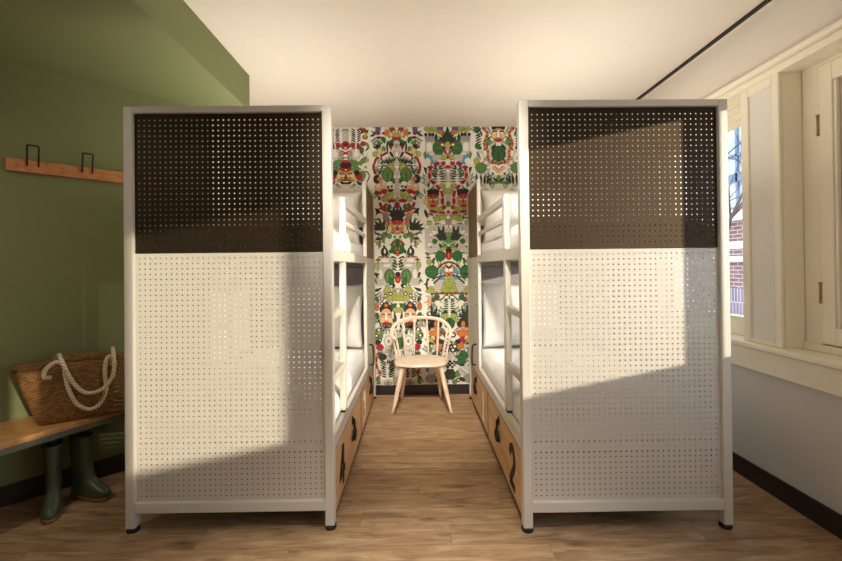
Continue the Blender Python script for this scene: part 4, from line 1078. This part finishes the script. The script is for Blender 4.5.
# ------------------------------------------------------------------ light
wd = bpy.data.worlds.new('World'); scene.world = wd; wd.use_nodes = True
nt = wd.node_tree; bg = nt.nodes['Background']
tc = nt.nodes.new('ShaderNodeTexCoord'); sp = nt.nodes.new('ShaderNodeSeparateXYZ'); nt.links.new(tc.outputs['Generated'], sp.inputs[0])
rp = nt.nodes.new('ShaderNodeValToRGB'); rp.color_ramp.elements[0].position = .45; rp.color_ramp.elements[0].color = (.66, .66, .66, 1)
rp.color_ramp.elements[1].position = .8; rp.color_ramp.elements[1].color = (.55, .70, .95, 1)
e = rp.color_ramp.elements.new(.54); e.color = (.86, .92, 1, 1)
ma = nt.nodes.new('ShaderNodeMath'); ma.operation = 'MULTIPLY_ADD'; ma.inputs[1].default_value = .5; ma.inputs[2].default_value = .5
nt.links.new(sp.outputs['Z'], ma.inputs[0]); nt.links.new(ma.outputs[0], rp.inputs['Fac']); nt.links.new(rp.outputs['Color'], bg.inputs['Color'])
bg.inputs['Strength'].default_value = 3.4

sd = bpy.data.lights.new('sun', 'SUN'); sd.energy = 4.5; sd.color = (1, .88, .70); sd.angle = math.radians(.9)
so = bpy.data.objects.new('sun', sd); COL.objects.link(so)
so.rotation_euler = Vector((-1, 1/1.15, -.19)).to_track_quat('-Z', 'Y').to_euler(); so.location = (12, -8, 4)

def lamp(name, loc, size, energy, color, target, spread=180, long=0):
    l = bpy.data.lights.new(name, 'AREA'); l.shape = 'DISK'; l.size = size; l.energy = energy; l.color = color; l.spread = math.radians(spread)
    if long: l.shape = 'RECTANGLE'; l.size_y = long
    o = bpy.data.objects.new(name, l); COL.objects.link(o); o.location = loc
    o.rotation_euler = (Vector(target)-Vector(loc)).to_track_quat('-Z', 'Y').to_euler()
lamp('fill_rear', (-.8, -1.9, 1.75), .5, 9, (1, .96, .90), (1.6, 1.2, 2.6), 120)  # unseen fill added to lift the ceiling and right wall
lamp('fill_niche', (-2.15, 1.25, SOFF-.01), .22, 5, (1, .88, .72), (-2.05, 2.0, .4), 120)  # added fill for bench, bag and boots; no such fixture known
lamp('fill_floor', (.05, .85, 2.765), .3, 14, (1, .93, .82), (.05, .95, 0), 60)  # added fill to brighten the floor; no ceiling fixture in view
lamp('fill_aisle', (.05, .9, 2.74), .25, 15, (1, .93, .83), (.04, 3.8, .7), 46)  # unseen spot added to brighten the aisle, chair and wallpaper
for bx, by in ((LX, LY), (RX, RY)):
    lamp('fill_bunk', (bx+BW/2, by+.85, 1.72), .75, 12, (1, .94, .85), (bx+BW/2, by+.85, 3), 180, 1.4)  # fill added behind the end panel to wash the ceiling
    lamp('fill_bunk', (bx+BW/2, by+1.2, 1.34), .3, 2.5, (1, .93, .83), (bx+BW/2, by+1.3, 0))  # small fill added to brighten the lower berth and aisle

# ------------------------------------------------------------------ camera
F_, PITCH, YAW, ROLL, HC, SY = 415.94, .0061, .0108, .0103, 1.3161, 15.8647
def dirw(a, b):
    c_, s_ = math.cos(ROLL), math.sin(ROLL); a, b = c_*a-s_*b, s_*a+c_*b
    d = Vector((a/F_, 1, -b/F_))
    c_, s_ = math.cos(PITCH), math.sin(PITCH); d = Vector((d.x, c_*d.y-s_*d.z, s_*d.y+c_*d.z))
    c_, s_ = math.cos(YAW), math.sin(YAW); return Vector((c_*d.x+s_*d.y, -s_*d.x+c_*d.y, d.z))
f0 = dirw(0, 0); R_ = dirw(F_, 0)-f0; U_ = f0-dirw(0, F_)
cam = bpy.data.cameras.new('camera'); co = bpy.data.objects.new('camera', cam); COL.objects.link(co)
mt = Matrix((R_.normalized(), U_.normalized(), -f0.normalized())).transposed().to_4x4(); mt.translation = (0, 0, HC)
co.matrix_world = mt
cam.sensor_width = 36; cam.lens = F_/842*36; cam.shift_y = -SY/842; cam.clip_start = .02
scene.camera = co
vs = scene.view_settings; vs.view_transform = 'Standard'; vs.look = 'None'; vs.gamma = 1; vs.use_curve_mapping = False; vs.exposure = .08
